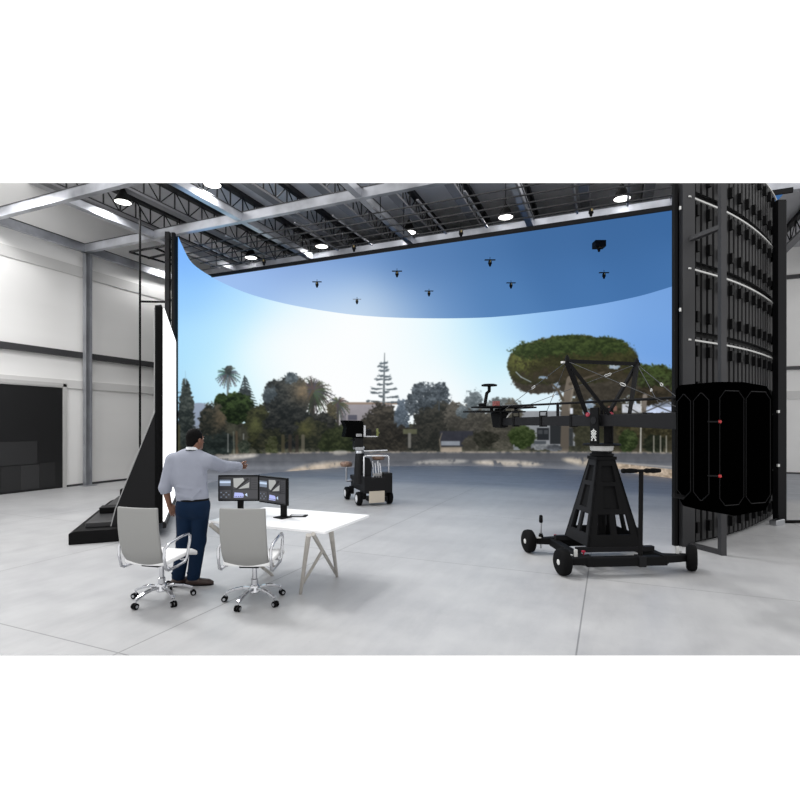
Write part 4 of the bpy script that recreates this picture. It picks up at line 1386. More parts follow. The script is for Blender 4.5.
# ---- camera crane on its dolly
def crane():
    base = Vector((2.66, 6.62))
    brz = YAW + math.radians(4.7)
    t = thing('camera_crane', 'large black camera crane on a four-wheeled dolly with pyramid pedestal', 'camera crane', W(base.x, base.y), brz)
    CB = mat('crane black', (20, 20, 21), 0.6, spec=0.08)
    CB2 = mat('crane dark grey', (30, 30, 32), 0.55, spec=0.12)
    PALE = mat('pale metal', (206, 206, 204), 0.4)
    # dolly frame
    hx, hy = 0.50, 0.5
    for y in (-0.6, 0.42):
        q = MB(); q.bar((-hx - 0.0, y, 0.17), (hx + 0.0, y, 0.17), 0.1, 0.11); q.build('frame_beam', CB, t, bevel=0.01)
    for x in (-hx, hx):
        q = MB(); q.bar((x, -0.6, 0.17), (x, 0.42, 0.17), 0.1, 0.1); q.build('frame_beam', CB, t, bevel=0.01)
    for y in (-0.36, 0.36):
        q = MB(); q.box((0, y * 0.94, 0.25), (1.0, 0.07, 0.06)); q.build('seat_plate', CB2, t)
    W4 = ((-0.76, -0.55), (0.90, -0.5), (0.80, 0.56), (-0.80, 0.54))
    for (x, y) in W4:
        sx, sy = math.copysign(1, x), math.copysign(1, y)
        q = MB(); q.bar((sx * (hx - 0.08), (-0.58 if sy < 0 else 0.42), 0.19), (x - sx * 0.07, y, 0.165), 0.15, 0.1, w1=0.08, h1=0.08); q.build('outrigger', CB, t, bevel=0.01)
        ang = math.radians(28) if sx < 0 else math.radians(150)
        ax = Vector((-math.cos(0.12), -math.sin(0.12), 0)) if sx < 0 else Vector((math.cos(0.55), -math.sin(0.55), 0))
        w = MB(); w.lathe([(0.05, -0.056), (0.13, -0.058), (0.155, -0.042), (0.162, 0), (0.155, 0.042), (0.13, 0.058), (0.05, 0.056)], (x, y, 0.162), 28, ax)
        wo = w.build('wheel', RUBBER, t, smooth=True)
        for d in (1,):
            w = MB(); w.lathe([(0.034, 0.04), (0.034, 0.06), (0.02, 0.066)], (x, y, 0.162), 16, ax * d); w.build('hub_cap', PALE, wo, smooth='auto')
        q = MB(); q.tube((x - ax.x * 0.02, y - ax.y * 0.02, 0.162), (x - ax.x * 0.17, y - ax.y * 0.17, 0.162), 0.045, n=14); q.build('axle', CB, t)
        jx, jy = x - sx * 0.17, y - sy * 0.02
        if sy < 0:
            q = MB(); q.tube((jx, jy, 0.2), (jx, jy, 0.30), 0.022, n=12); q.build('level_post', PALE, t)
        elif sx < 0:
            q = MB(); q.tube((jx, jy, 0.06), (jx, jy, 0.46), 0.012, n=10); q.build('jack_screw', ALU, t)
            q = MB(); q.lathe([(0.02, 0.42), (0.028, 0.44), (0.024, 0.52), (0.012, 0.53)], (jx, jy, 0), 12); q.build('jack_knob', BLACK, t, smooth=True)
            q = MB(); q.lathe([(0.03, 0.2), (0.034, 0.24), (0.02, 0.27)], (jx, jy, 0), 12); q.build('jack_collar', BLACK, t, smooth=True)
        q = MB(); q.box((x - sx * 0.12, y - sy * 0.07, 0.222), (0.06, 0.03, 0.014)); q.build('pale_tab', PALE, t)
    for (x, y, z) in ((-0.47, -0.48, 0.25), (-0.46, 0.42, 0.25)):
        q = MB(); q.lathe([(0.01, 0), (0.012, 0.03), (0.024, 0.034), (0.026, 0.048), (0.015, 0.054)], (x, y, z - 0.03), 14); q.build('lock_knob', RED, t, smooth='auto')
    # steering handle
    q = MB(); q.tube((0.18, -0.6, 0.15), (0.18, -0.62, 1.24), 0.026, n=14); q.build('handle_post', CB, t, smooth='auto')
    q = MB(); q.tube((-0.05, -0.62, 1.252), (0.41, -0.62, 1.252), 0.018, n=12); q.build('handle_bar', CB, t)
    for a, c in ((-0.06, 0.13), (0.23, 0.42)):
        q = MB(); q.lathe([(0.026, 0), (0.031, 0.02), (0.026, 0.06), (0.031, 0.1), (0.026, 0.16), (0.022, c - a)], (a, -0.62, 1.252), 14, (1, 0, 0)); q.build('grip', RUBBER, t, smooth=True)
    q = MB(); q.box((0.18, -0.6, 0.17), (0.09, 0.13, 0.13)); q.build('handle_socket', CB2, t, bevel=0.008)
    # pyramid pedestal: four pierced plates
    zb_, zt_ = 0.28, 1.36
    wb, wt = 0.355, 0.12
    holes = {1: [(1, 2), (3, 4)], 3: [(2, 3)], 5: [(2, 3)]}
    sb = [0.0, 0.17, 0.44, 0.56, 0.83, 1.0]
    tb_ = [0.0, 0.16, 0.37, 0.46, 0.66, 0.72, 0.90, 1.0]
    def face(n_):
        q = MB(Matrix.Rotation(n_ * math.pi / 2, 4, 'Z'))
        def P(s, v, inn=0.0):
            w = wb + (wt - wb) * v
            return Vector(((2 * s - 1) * w, -w + inn, zb_ + (zt_ - zb_) * v))
        def quad(s0, s1, t0, t1):
            q.hexa([P(s0, t0), P(s1, t0), P(s1, t0, 0.03), P(s0, t0, 0.03), P(s0, t1), P(s1, t1), P(s1, t1, 0.03), P(s0, t1, 0.03)])
        quad(0, 1, 0, .13); quad(0, .16, .13, .36); quad(.44, .56, .13, .36); quad(.84, 1, .13, .36)
        quad(0, 1, .36, .42); quad(0, .3, .42, .68); quad(.7, 1, .42, .68); quad(0, 1, .68, .73)
        quad(0, .24, .73, .92); quad(.76, 1, .73, .92); quad(0, 1, .92, 1)
        return q
    for k in range(4):
        face(k).build('pedestal_panel', CB if k != 3 else CB2, t)
    q = MB(); q.bar((0, 0, 0.66), (0, 0, 1.36), 0.50, 0.50, up=(0, 1, 0), w1=0.18, h1=0.18); q.tube((0, 0, 0.28), (0, 0, 0.68), 0.05, n=20); q.build('pedestal_core', CB, t)
    q = MB(); q.box((0, 0, 1.37), (0.27, 0.27, 0.04)); q.lathe([(0.12, 1.385), (0.15, 1.40), (0.15, 1.42), (0.125, 1.43), (0.125, 1.46)], (0, 0, 0), 28); q.build('pedestal_cap', CB, t, smooth='auto')
    q = MB(); q.lathe([(0.11, 1.45), (0.14, 1.47), (0.15, 1.52), (0.15, 1.535)], (0, 0, 0), 32); q.build('swivel_ring', PALE, t, smooth='auto')
    q = MB(); q.lathe([(0.235, 1.53), (0.24, 1.54), (0.235, 1.555)], (0, 0, 0), 32); q.build('swivel_plate', CB, t, smooth='auto')
    # everything above turns with the arm
    arm_dir = Vector((-0.35, 0.937, 0)).normalized()
    da = W(arm_dir.x, arm_dir.y)
    ar = math.atan2(da.y, da.x) - math.pi / 2 - brz
    A = Matrix.Rotation(ar, 4, 'Z')                      # local: y forward along the arm, x to the right
    def M():
        return MB(A)
    za = 1.86
    for x in (-0.115, 0.115):
        q = M(); q.box((x, 0, 1.79), (0.03, 0.15, 0.48)); q.build('yoke_plate', CB, t, bevel=0.008)
    q = M(); q.tube((-0.14, 0, za), (0.14, 0, za), 0.05, n=18); q.build('pivot', CB2, t, smooth='auto')
    # pale crest on the near yoke plate: a small lattice of bars
    q = M()
    x = -0.1325
    for (a, c) in (((-0.045, 1.60), (0.045, 1.69)), ((0.045, 1.60), (-0.045, 1.69)), ((-0.045, 1.635), (0.045, 1.72)), ((0.045, 1.635), (-0.045, 1.72)), ((-0.03, 1.725), (0.03, 1.725)), ((0, 1.7), (0, 1.75)), ((-0.045, 1.6), (-0.02, 1.6)), ((0.02, 1.6), (0.045, 1.6))):
        q.bar((x, a[0], a[1]), (x, c[0], c[1]), 0.004, 0.016, up=(1, 0, 0)) if False else q.bar((x, a[0], a[1]), (x, c[0], c[1]), 0.014, 0.004, up=(1, 0, 0))
    q.build('crest', PALE, t)
    q = M(); q.bar((0, -1.35, za), (0, 1.0, za), 0.1, 0.16, w1=0.1, h1=0.145)
    q.build('arm_section', CB2, t, bevel=0.006)
    q = M(); q.bar((0, 0.95, za), (0, 2.45, za), 0.09, 0.14, w1=0.085, h1=0.13); q.build('arm_section', CB2, t, bevel=0.006)
    q = M(); q.bar((0, -1.5, za - 0.02), (0, -0.25, za - 0.005), 0.14, 0.2, w1=0.12, h1=0.14); q.build('arm_section', CB2, t, bevel=0.006)
    for y in (-0.75, 0.55, 1.25, 2.0):
        q = M(); q.box((0, y, za), (0.115, 0.05, 0.175)); q.build('arm_clamp', CB, t, bevel=0.004)
        if y > 0.6:
            q = M(); q.path([(0.0, y - 0.09, za + 0.07), (0.0, y - 0.09, za + 0.15), (0.0, y + 0.09, za + 0.15), (0.0, y + 0.09, za + 0.07)], 0.011, 8); q.build('arm_handle', CB, t)
    # levelling rod above the arm
    q = M(); q.tube((0.0, -1.35, 2.1), (0.0, 2.55, 2.13), 0.017, n=10); q.build('levelling_rod', CB, t, smooth='auto')
    for y in (-1.1, 0.0, 0.9):
        q = M(); q.box((0, y, 2.0), (0.03, 0.03, 0.22)); q.build('rod_support', CB, t)
    for x, y in ((-0.07, 0.17), (0.07, -0.1)):
        q = M(); q.lathe([(0.015, 0), (0.03, 0.01), (0.03, 0.025), (0.015, 0.032)], (x, y, za + 0.075), 16, (-1, -0.4, 0.3)); q.build('lock_knob', RED, t, smooth='auto')
    # mast: two splayed A-frames with a cross bar
    a1, a2 = (-0.54, 0.02, 2.62), (0.60, 0.0, 2.63)
    feet = {0: ((-0.05, 0.22, 1.93), (-0.03, -0.17, 1.93)), 1: ((0.05, -0.05, 1.93), (0.05, -0.42, 1.93))}
    q = M(); q.bar((a1[0] - 0.02, a1[1], a1[2] + 0.0), (a2[0] + 0.04, a2[1], a2[2]), 0.045, 0.045); q.build('mast_bar', CB, t)
    for k, ap in enumerate((a1, a2)):
        for j, ft in enumerate(feet[k]):
            q = M(); q.bar(ap, ft, 0.06 if (j == k) else 0.04, 0.055 if (j == k) else 0.036, w1=0.04, h1=0.036); q.build('mast_leg', CB, t)
        q = M(); q.lathe([(0.03, -0.02), (0.03, 0.02), (0.01, 0.06)], (ap[0], ap[1], ap[2] + 0.02), 12); q.build('mast_tip', CB, t, smooth='auto')
        q = M(); q.box((ap[0] - 0.035 + 0.02 * k, ap[1] + 0.03, ap[2] - 0.012), (0.05, 0.04, 0.025)); q.build('pale_clip', PALE, t)
    WIRE = mat('steel wire', (70, 71, 73), 0.4, metal=0.3)
    ends = ((a1, (-0.07, 2.4, 2.0), 0.42), (a2, (0.05, 2.4, 2.0), 0.18), (a1, (-0.05, -1.28, 1.96), 0.52), (a2, (0.07, -1.28, 1.96), 0.5), (a1, (0.0, 1.2, 1.95), 0.6), (a2, (0.0, -0.9, 2.05), 0.7))
    for p, e, f in ends:
        q = M(); q.tube(p, e, 0.0042, n=6); q.build('stay_wire', WIRE, t)
        m0 = Vector(p).lerp(Vector(e), f - 0.026); m1 = Vector(p).lerp(Vector(e), f + 0.026)
        d = (m1 - m0).normalized(); s = d.cross(Vector((1, 0, 0))).normalized() * 0.013
        q = M(); q.path([m0, m0 + s + d * 0.02, m1 + s - d * 0.02, m1, m1 - s - d * 0.02, m0 - s + d * 0.02], 0.005, 6, closed=True); q.build('turnbuckle', PALE, t)
    # camera platform at the front end
    q = M(); q.box((0, 2.5, 1.92), (0.14, 0.16, 0.34)); q.prism([(2.36, 1.76), (2.62, 1.76), (2.7, 2.02), (2.34, 2.02)], (-0.08, 0, 0), (0, 1, 0), (0, 0, 1), (0.16, 0, 0)); q.build('head_bracket', CB, t, bevel=0.01)
    q = M(); q.box((-0.12, 2.5, 2.035), (0.98, 0.5, 0.025)); q.build('lower_platform', CB, t, bevel=0.005)
    q = M(); q.box((0.08, 2.5, 2.115), (1.1, 0.42, 0.028)); q.build('upper_platform', CB, t, bevel=0.005)
    q = M(); q.box((0.36, 2.5, 2.145), (0.5, 0.3, 0.03)); q.build('grey_plate', mat('plate grey', (140, 140, 138), 0.5), t, bevel=0.004)
    for x in (-0.2, 0.05, 0.3):
        q = M(); q.tube((x, 2.45, 2.04), (x, 2.45, 2.11), 0.03, n=10); q.build('spacer', CB, t)
    q = M(); q.path([(-0.42, 2.5, 2.15), (-0.30, 2.5, 2.16), (-0.30, 2.5, 2.2), (-0.27, 2.5, 2.36), (-0.22, 2.5, 2.40), (-0.22, 2.5, 2.48)], 0.03, 10); q.build('swing_post', CB, t)
    q = M(); q.lathe([(0.03, -0.02), (0.135, -0.012), (0.14, 0.012), (0.1, 0.025)], (-0.22, 2.5, 2.5), 24); q.build('round_seat', CB, t, smooth='auto')
    q = M(); q.box((-0.08, 2.5, 2.18), (0.1, 0.1, 0.09)); q.build('red_box', mat('faded red box', (150, 84, 80), 0.5), t, bevel=0.008)
    q = M(); q.tube((-0.06, 2.38, 1.79), (0.12, 2.3, 2.05), 0.012, n=8); q.build('head_strut', PALE, t)
    # counterweight bucket at the rear
    y0, y1, z0, z1, hw = -1.95, -1.54, 0.97, 2.2, 0.41
    BUCK = mat('bucket black', (1, 1, 1), 0.6, spec=0.0)
    RIDGE = mat('bucket ridge', (12, 12, 13), 0.45, spec=0.1)
    cx = -0.08
    prof = [(-hw + 0.02, z0 + 0.14), (-hw + 0.1, z0 + 0.02), (-0.1, z0 - 0.03), (hw - 0.1, z0 + 0.0), (hw, z0 + 0.16), (hw, z1 - 0.14), (hw - 0.08, z1 - 0.02), (0, z1 + 0.01), (-hw + 0.05, z1), (-hw, z1 - 0.05)]
    q = M(); q.prism(prof, (cx, y0, 0), (1, 0, 0), (0, 0, 1), (0, y1 - y0, 0)); q.build('counterweight_bucket', BUCK, t, bevel=0.015)
    def cpanel(xa, xb, za_, zb2, plane_y=None, plane_x=None):
        c = 0.07
        P = [(xa + c, za_), (xb - c, za_), (xb, za_ + c), (xb, zb2 - c), (xb - c, zb2), (xa + c, zb2), (xa, zb2 - c), (xa, za_ + c)]
        q = M()
        if plane_y is not None:
            q.path([(x + cx, plane_y, z) for x, z in P], 0.005, 6, closed=True)
        else:
            q.path([(plane_x + cx, x, z) for x, z in P], 0.005, 6, closed=True)
        q.build('panel_ridge', RIDGE, t)
    for xa, xb in ((-hw + 0.08, -0.01), (0.02, hw - 0.05)):
        cpanel(xa, xb, z0 + 0.08, z1 - 0.08, plane_y=y0 - 0.002)
    for ya, yb in ((y0 + 0.04, y0 + 0.2), (y0 + 0.23, y1 - 0.03)):
        cpanel(ya, yb, z0 + 0.12, z1 - 0.1, plane_x=-hw - 0.002)
    for z in (1.33, 1.83):
        q = M(); q.lathe([(0.006, 0), (0.008, 0.012), (0.015, 0.016), (0.015, 0.03), (0.008, 0.036)], (cx - hw + 0.05, y0 - 0.005, z), 14, (0, -1, 0)); q.build('red_knob', mat('bright red knob', (150, 14, 18), 0.4), t, smooth='auto')
        q = M(); q.tube((cx - hw - 0.02, y0 + 0.04, z), (cx - hw + 0.05, y0 - 0.03, z), 0.008, n=8); q.build('knob_bolt', CB, t)
    q = M(); q.tube((cx - hw + 0.02, y1 - 0.08, z0 + 0.12), (cx - hw - 0.08, y1 - 0.05, z0 + 0.14), 0.024, n=10); q.build('stub_handle', CB, t)
    q = M(); q.box((0, -1.48, za - 0.02), (0.2, 0.16, 0.3)); q.build('bucket_bracket', CB, t, bevel=0.01)
    return t
crane()
SUN_E = 0.9
# ================================================================== THE MAN AT THE TABLE
class SDF:
    def __init__(self, lo, hi, h):
        self.h = h
        self.lo = np.array(lo, np.float32)
        self.n = np.ceil((np.array(hi) - self.lo) / h).astype(int) + 1
        self.f = np.full(self.n, 1.0, np.float32)
    def _win(self, lo, hi):
        a = np.clip(np.floor((np.array(lo) - self.lo) / self.h).astype(int), 0, self.n)
        b2 = np.clip(np.ceil((np.array(hi) - self.lo) / self.h).astype(int) + 1, 0, self.n)
        sl = tuple(slice(i, j) for i, j in zip(a, b2))
        ax = [self.lo[i] + self.h * np.arange(a[i], b2[i], dtype=np.float32) for i in range(3)]
        return sl, np.meshgrid(*ax, indexing='ij', sparse=True)
    def _join(self, sl, d, k, sub=False):
        f = self.f[sl]
        if sub:
            hh = np.clip(0.5 - 0.5 * (f + d) / k, 0, 1)
            self.f[sl] = f * (1 - hh) - d * hh + k * hh * (1 - hh)
        else:
            hh = np.clip(0.5 + 0.5 * (f - d) / k, 0, 1)
            self.f[sl] = f * (1 - hh) + d * hh - k * hh * (1 - hh)
    def cap(self, a, b, ra, rb=None, k=0.02, squash=None, sub=False):
        """tapered capsule a-b; squash = (axis vector, factor) flattens it along an axis"""
        rb = ra if rb is None else rb
        a, b = np.array(a, np.float32), np.array(b, np.float32)
        m = max(ra, rb) * (1.0 if not squash else max(1.0, squash[1])) + 3 * k + 2 * self.h
        sl, (X, Y, Z) = self._win(np.minimum(a, b) - m, np.maximum(a, b) + m)
        d = b - a
        L2 = float(d @ d) + 1e-9
        px, py, pz = X - a[0], Y - a[1], Z - a[2]
        t = np.clip((px * d[0] + py * d[1] + pz * d[2]) / L2, 0, 1)
        qx, qy, qz = px - t * d[0], py - t * d[1], pz - t * d[2]
        q2 = qx * qx + qy * qy + qz * qz
        if squash:
            ax = np.array(squash[0], np.float32); ax = ax / np.linalg.norm(ax)
            c = qx * ax[0] + qy * ax[1] + qz * ax[2]
            q2 = q2 - c * c + (c / squash[1]) ** 2
        self._join(sl, np.sqrt(q2) - (ra + (rb - ra) * t), k, sub)
    def ell(self, c, r, k=0.02, R=None, sub=False):
        c = np.array(c, np.float32); r = np.array(r, np.float32)
        m = float(r.max()) + 3 * k + 2 * self.h
        sl, (X, Y, Z) = self._win(c - m, c + m)
        p = [X - c[0], Y - c[1], Z - c[2]]
        if R is not None:
            p = [R[0][i] * p[0] + R[1][i] * p[1] + R[2][i] * p[2] for i in range(3)]
        q = np.sqrt((p[0] / r[0]) ** 2 + (p[1] / r[1]) ** 2 + (p[2] / r[2]) ** 2)
        self._join(sl, (q - 1) * float(r.min()), k, sub)
    def cut(self, p, n):
        """remove what lies beyond the plane through p with normal n"""
        n = np.array(n, np.float32); n = n / np.linalg.norm(n)
        ax = [self.lo[i] + self.h * np.arange(self.n[i], dtype=np.float32) for i in range(3)]
        X, Y, Z = np.meshgrid(*ax, indexing='ij', sparse=True)
        d = (X - p[0]) * n[0] + (Y - p[1]) * n[1] + (Z - p[2]) * n[2]
        self.f = np.maximum(self.f, d)
    def mesh(self):
        f = self.f
        s = f < 0
        nx, ny, nz = f.shape
        O = [(i, j, k) for i in (0, 1) for j in (0, 1) for k in (0, 1)]
        acc = np.zeros((nx - 1, ny - 1, nz - 1), np.int8)
        for i, j, k in O:
            acc += s[i:nx - 1 + i, j:ny - 1 + j, k:nz - 1 + k]
        act = (acc > 0) & (acc < 8)
        idx = np.argwhere(act)
        ident = np.full(act.shape, -1, np.int64)
        ident[act] = np.arange(len(idx))
        pos = np.zeros((len(idx), 3)); cnt = np.zeros(len(idx))
        for a in O:
            for ax in range(3):
                if a[ax]:
                    continue
                b2 = list(a); b2[ax] = 1
                fa_ = f[tuple((idx + a).T)]; fb_ = f[tuple((idx + b2).T)]
                cr = (fa_ < 0) != (fb_ < 0)
                t = np.where(cr, fa_ / np.where(cr, fa_ - fb_, 1), 0)
                p = np.tile(np.array(a, float), (len(idx), 1))
                p[:, ax] += t
                pos += p * cr[:, None]; cnt += cr
        V = (idx + pos / cnt[:, None]) * self.h + self.lo
        F = []
        for ax in range(3):
            u_, v_ = (ax + 1) % 3, (ax + 2) % 3
            sa = [slice(None)] * 3; sb_ = [slice(None)] * 3
            sa[ax] = slice(0, -1); sb_[ax] = slice(1, None)
            ch = s[tuple(sa)] != s[tuple(sb_)]
            e = np.argwhere(ch)
            ok = (e[:, u_] > 0) & (e[:, v_] > 0) & (e[:, u_] < f.shape[u_] - 1) & (e[:, v_] < f.shape[v_] - 1)
            e = e[ok]
            ins = s[tuple(e.T)]
            def cell(du, dv):
                q = e.copy(); q[:, u_] += du; q[:, v_] += dv
                return ident[tuple(q.T)]
            q = np.stack([cell(-1, -1), cell(0, -1), cell(0, 0), cell(-1, 0)], 1)
            q[~ins] = q[~ins][:, ::-1]
            F.append(q)
        return V, np.concatenate(F)
    def build(self, name, m, parent, smooth_iter=2):
        V, F = self.mesh()
        if smooth_iter:
            E = np.concatenate([F[:, [0, 1]], F[:, [1, 2]], F[:, [2, 3]], F[:, [3, 0]]])
            for _ in range(smooth_iter):
                S = np.zeros_like(V); n = np.zeros(len(V))
                for a, b2 in ((0, 1), (1, 0)):
                    np.add.at(S, E[:, a], V[E[:, b2]]); np.add.at(n, E[:, a], 1)
                V = V * 0.4 + 0.6 * S / n[:, None]
        me = bpy.data.meshes.new(name)
        me.from_pydata(V.tolist(), [], F.tolist())
        me.polygons.foreach_set('use_smooth', np.ones(len(F), bool))
        for q in (m if isinstance(m, (list, tuple)) else [m]):
            me.materials.append(q)
        o = bpy.data.objects.new(name, me)
        COL.objects.link(o)
        o.parent = parent
        return o, V, F

def person():
    t = thing('person', 'man in pale grey shirt and navy trousers pointing at the screen beside the table', 'person', W(-2.34, 5.64), YAW)
    SKIN = mat('brown skin', (112, 76, 58), 0.5)
    SHIRT = mat('pale grey shirt', (140, 144, 157), 0.75, noise=0.05, scale=6)
    NAVY = mat('navy cloth', (8, 30, 54), 0.8, spec=0.15, noise=0.12, scale=5)
    HAIR = mat('black hair', (7, 6, 6), 0.75, spec=0.1, noise=0.4, scale=60)
    SHOE = mat('dark brown leather', (52, 36, 30), 0.45)
    # joints; x right, y away from the viewer, z up
    pel = (0.01, 0.0, 0.93); chest = (-0.025, 0.0, 1.26)
    shl, shr = (-0.215, 0.0, 1.405), (0.175, 0.01, 1.395)
    ell_, wrl = (-0.285, -0.03, 1.10), (-0.26, 0.02, 0.905)
    elr, wrr = (0.26, 0.26, 1.312), (0.375, 0.515, 1.292)
    hpl, hpr = (-0.07, 0.0, 0.90), (0.10, 0.0, 0.90)
    knl, knr = (-0.105, 0.04, 0.49), (0.06, 0.045, 0.49)
    anl, anr = (-0.15, 0.0, 0.09), (0.02, 0.0, 0.09)
    neck0, head = (0.0, 0.02, 1.46), (0.026, 0.035, 1.632)
    hy = math.radians(-26)                                   # head turned to the right
    fd = np.array((-math.sin(hy), math.cos(hy), 0.0))        # where the face looks
    rd = np.array((fd[1], -fd[0], 0.0))
    def H(r, f, z):
        return tuple(np.array(head) + rd * r + fd * f + np.array((0, 0, z)))
    # ---------------- body: one continuous skin
    B = SDF((-0.42, -0.25, 0.02), (0.68, 0.75, 1.80), 0.0055)
    Rh = [tuple(rd), tuple(fd), (0, 0, 1)]
    Rm = [[rd[0], fd[0], 0], [rd[1], fd[1], 0], [0, 0, 1]]
    B.ell(H(0, -0.005, 0.025), (0.072, 0.092, 0.095), 0.02, Rm)
    B.ell(H(0, 0.03, -0.05), (0.054, 0.062, 0.065), 0.03, Rm)
    B.cap(H(0, 0.075, -0.095), H(0, 0.08, -0.09), 0.018, k=0.03)
    B.cap(H(0, 0.088, 0.005), H(0, 0.108, -0.03), 0.009, 0.014, 0.012)          # nose
    for sx in (-1, 1):
        B.ell(H(sx * 0.032, 0.083, 0.012), (0.014, 0.01, 0.009), 0.004, Rm, sub=True)
        B.ell(H(sx * 0.032, 0.078, 0.012), (0.012, 0.011, 0.011), 0.003, Rm)     # eyes
        B.ell(H(sx * 0.076, -0.005, -0.012), (0.010, 0.02, 0.032), 0.008, Rm)    # ears
        B.cap(H(sx * 0.018, 0.09, 0.03), H(sx * 0.05, 0.078, 0.033), 0.006, 0.005, 0.01)
    B.cap(H(-0.022, 0.084, -0.058), H(0.022, 0.084, -0.058), 0.007, k=0.006)
    B.cap(H(-0.02, 0.082, -0.071), H(0.02, 0.082, -0.071), 0.007, k=0.006)
    B.cap(neck0, H(0, -0.01, -0.05), 0.056, 0.052, 0.03)
    B.cap((-0.02, 0.01, 1.36), neck0, 0.07, 0.055, 0.04)
    ys = ((0, 1, 0), 0.62)
    B.cap((-0.02, 0, 1.33), (-0.02, 0, 1.20), 0.155, 0.145, 0.05, ys)
    B.cap((-0.02, 0, 1.20), pel, 0.145, 0.145, 0.05, ys)
    B.cap(shl, shr, 0.06, 0.06, 0.06)
    for a, c, e, r in ((shl, ell_, wrl, 0.054), (shr, elr, wrr, 0.054)):
        B.cap(a, c, r, 0.041, 0.03); B.cap(c, e, 0.042, 0.027, 0.02)
    for a, c, e in ((hpl, knl, anl), (hpr, knr, anr)):
        B.cap(a, c, 0.085, 0.055, 0.04); B.cap(c, e, 0.056, 0.037, 0.03)
    # hands
    def hand(w, d, side, spread, curls, thumb_out, lens):
        """w wrist, d palm direction, side = across the knuckles towards the thumb"""
        w, d, side = np.array(w), np.array(d) / np.linalg.norm(d), np.array(side)
        side = side - d * (side @ d); side = side / np.linalg.norm(side)
        nrm = np.cross(side, d)                               # back of the hand
        kn = w + d * 0.085
        for i in range(4):
            o = side * (0.027 - 0.018 * i)
            B.cap(w + d * 0.01 + o * 0.6, kn + o, 0.0135, 0.0115, 0.012)
        for i in range(4):
            o = side * (0.028 - 0.0187 * i)
            p = kn + o - d * 0.008
            ang = 0.0
            for j, L in enumerate(lens[i]):
                ang += curls[i][j]
                v = d * math.cos(ang) - nrm * math.sin(ang) + side * spread * (1.5 - i) * 0.12
                q = p + v * L
                B.cap(p, q, 0.0092 - 0.0008 * j, 0.0086 - 0.0008 * j, 0.0035)
                p = q
        p = w + d * 0.028 + side * 0.022
        tv = d * 0.65 + side * thumb_out - nrm * 0.35
        tv = tv / np.linalg.norm(tv)
        q = p + tv * 0.042; B.cap(p, q, 0.014, 0.0115, 0.01)
        tv2 = d * 0.9 + side * thumb_out * 0.35 - nrm * 0.4
        tv2 = tv2 / np.linalg.norm(tv2)
        r = q + tv2 * 0.03; B.cap(q, r, 0.0112, 0.0098, 0.004)
        B.cap(r, r + tv2 * 0.02, 0.0098, 0.008, 0.004)
    LN = [(0.036, 0.024, 0.019), (0.040, 0.027, 0.02), (0.038, 0.025, 0.019), (0.030, 0.019, 0.017)]
    dr_ = np.array(wrr) - np.array(elr)
    hand(wrr, dr_ * 0.6 + np.array((0.0, 0.2, 0.01)), (-0.1, -0.1, 1.0), 0.2, [(0.05, 0.08, 0.05), (1.0, 1.1, 0.7), (1.15, 1.2, 0.8), (1.2, 1.2, 0.8)], 0.5, LN)
    hand(wrl, (0.38, 0.10, -0.92), (0.85, 0.5, 0.1), 0.5, [(0.2, 0.3, 0.2), (0.3, 0.35, 0.25), (0.35, 0.4, 0.3), (0.4, 0.45, 0.3)], 0.75, LN)
    # feet inside the shoes
    ftr = (0.96, 0.10); ftl = (0.55, 0.80)
    for an, (fx, fy) in ((anl, ftl), (anr, ftr)):
        B.cap((an[0], an[1], 0.06), (an[0] + fx * 0.13, an[1] + fy * 0.13, 0.045), 0.03, 0.026, 0.03)
    B.build('body', SKIN, t, 1)
    # ---------------- shirt
    S = SDF((-0.45, -0.27, 0.86), (0.60, 0.62, 1.56), 0.0065)
    S.cap((-0.02, 0.0, 1.345), (-0.02, 0.0, 1.20), 0.188, 0.18, 0.05, ((0, 1, 0), 0.60))
    S.cap((-0.02, 0, 1.20), (0.0, 0, 0.99), 0.178, 0.17, 0.05, ((0, 1, 0), 0.68))
    S.cap((0.012, 0, 1.01), (0.015, 0, 0.93), 0.172, 0.162, 0.03, ((0, 1, 0), 0.70))
    S.cap((-0.17, 0.0, 1.415), (0.13, 0.005, 1.412), 0.066, 0.064, 0.07)
    S.cap((-0.075, 0.01, 1.455), (0.07, 0.01, 1.455), 0.055, 0.052, 0.06)
    S.cap(shl, ell_, 0.078, 0.066, 0.04); 
    lf = np.array(wrl) - np.array(ell_); S.cap(ell_, np.array(ell_) + lf * 0.30, 0.066, 0.056, 0.02)
    S.cap(shr, elr, 0.080, 0.070, 0.04); S.cap(elr, np.array(elr) + dr_ * 0.9, 0.070, 0.056, 0.025)
    S.cap((-0.10, -0.118, 1.03), (0.06, -0.125, 0.985), 0.014, 0.012, 0.03)                  # folds of cloth above the belt
    S.cap((-0.13, -0.115, 1.07), (-0.08, -0.122, 1.0), 0.010, 0.010, 0.02)
    S.cap((0.05, -0.122, 1.0), (0.13, -0.10, 1.08), 0.011, 0.009, 0.03)
    S.cap((-0.12, -0.11, 1.12), (0.04, -0.118, 1.10), 0.008, 0.006, 0.03)
    S.cap((0.10, -0.075, 1.36), (0.15, -0.06, 1.25), 0.012, 0.008, 0.03)
    S.cap((0.14, 0.02, 1.47), (0.22, 0.12, 1.42), 0.010, 0.008, 0.03)
    S.cap((0.02, 0.02, 1.62), (0.0, 0.02, 1.50), 0.058, 0.060, 0.004, sub=True)
    S.cut((0, 0, 0.955), (0, 0, -1))
    e0 = np.array(ell_) + lf * 0.27
    sl, (X, Y, Z) = S._win((-0.45, -0.27, 0.86), (-0.205, 0.3, 1.2))
    n_ = lf / np.linalg.norm(lf)
    dd = (X - e0[0]) * n_[0] + (Y - e0[1]) * n_[1] + (Z - e0[2]) * n_[2]
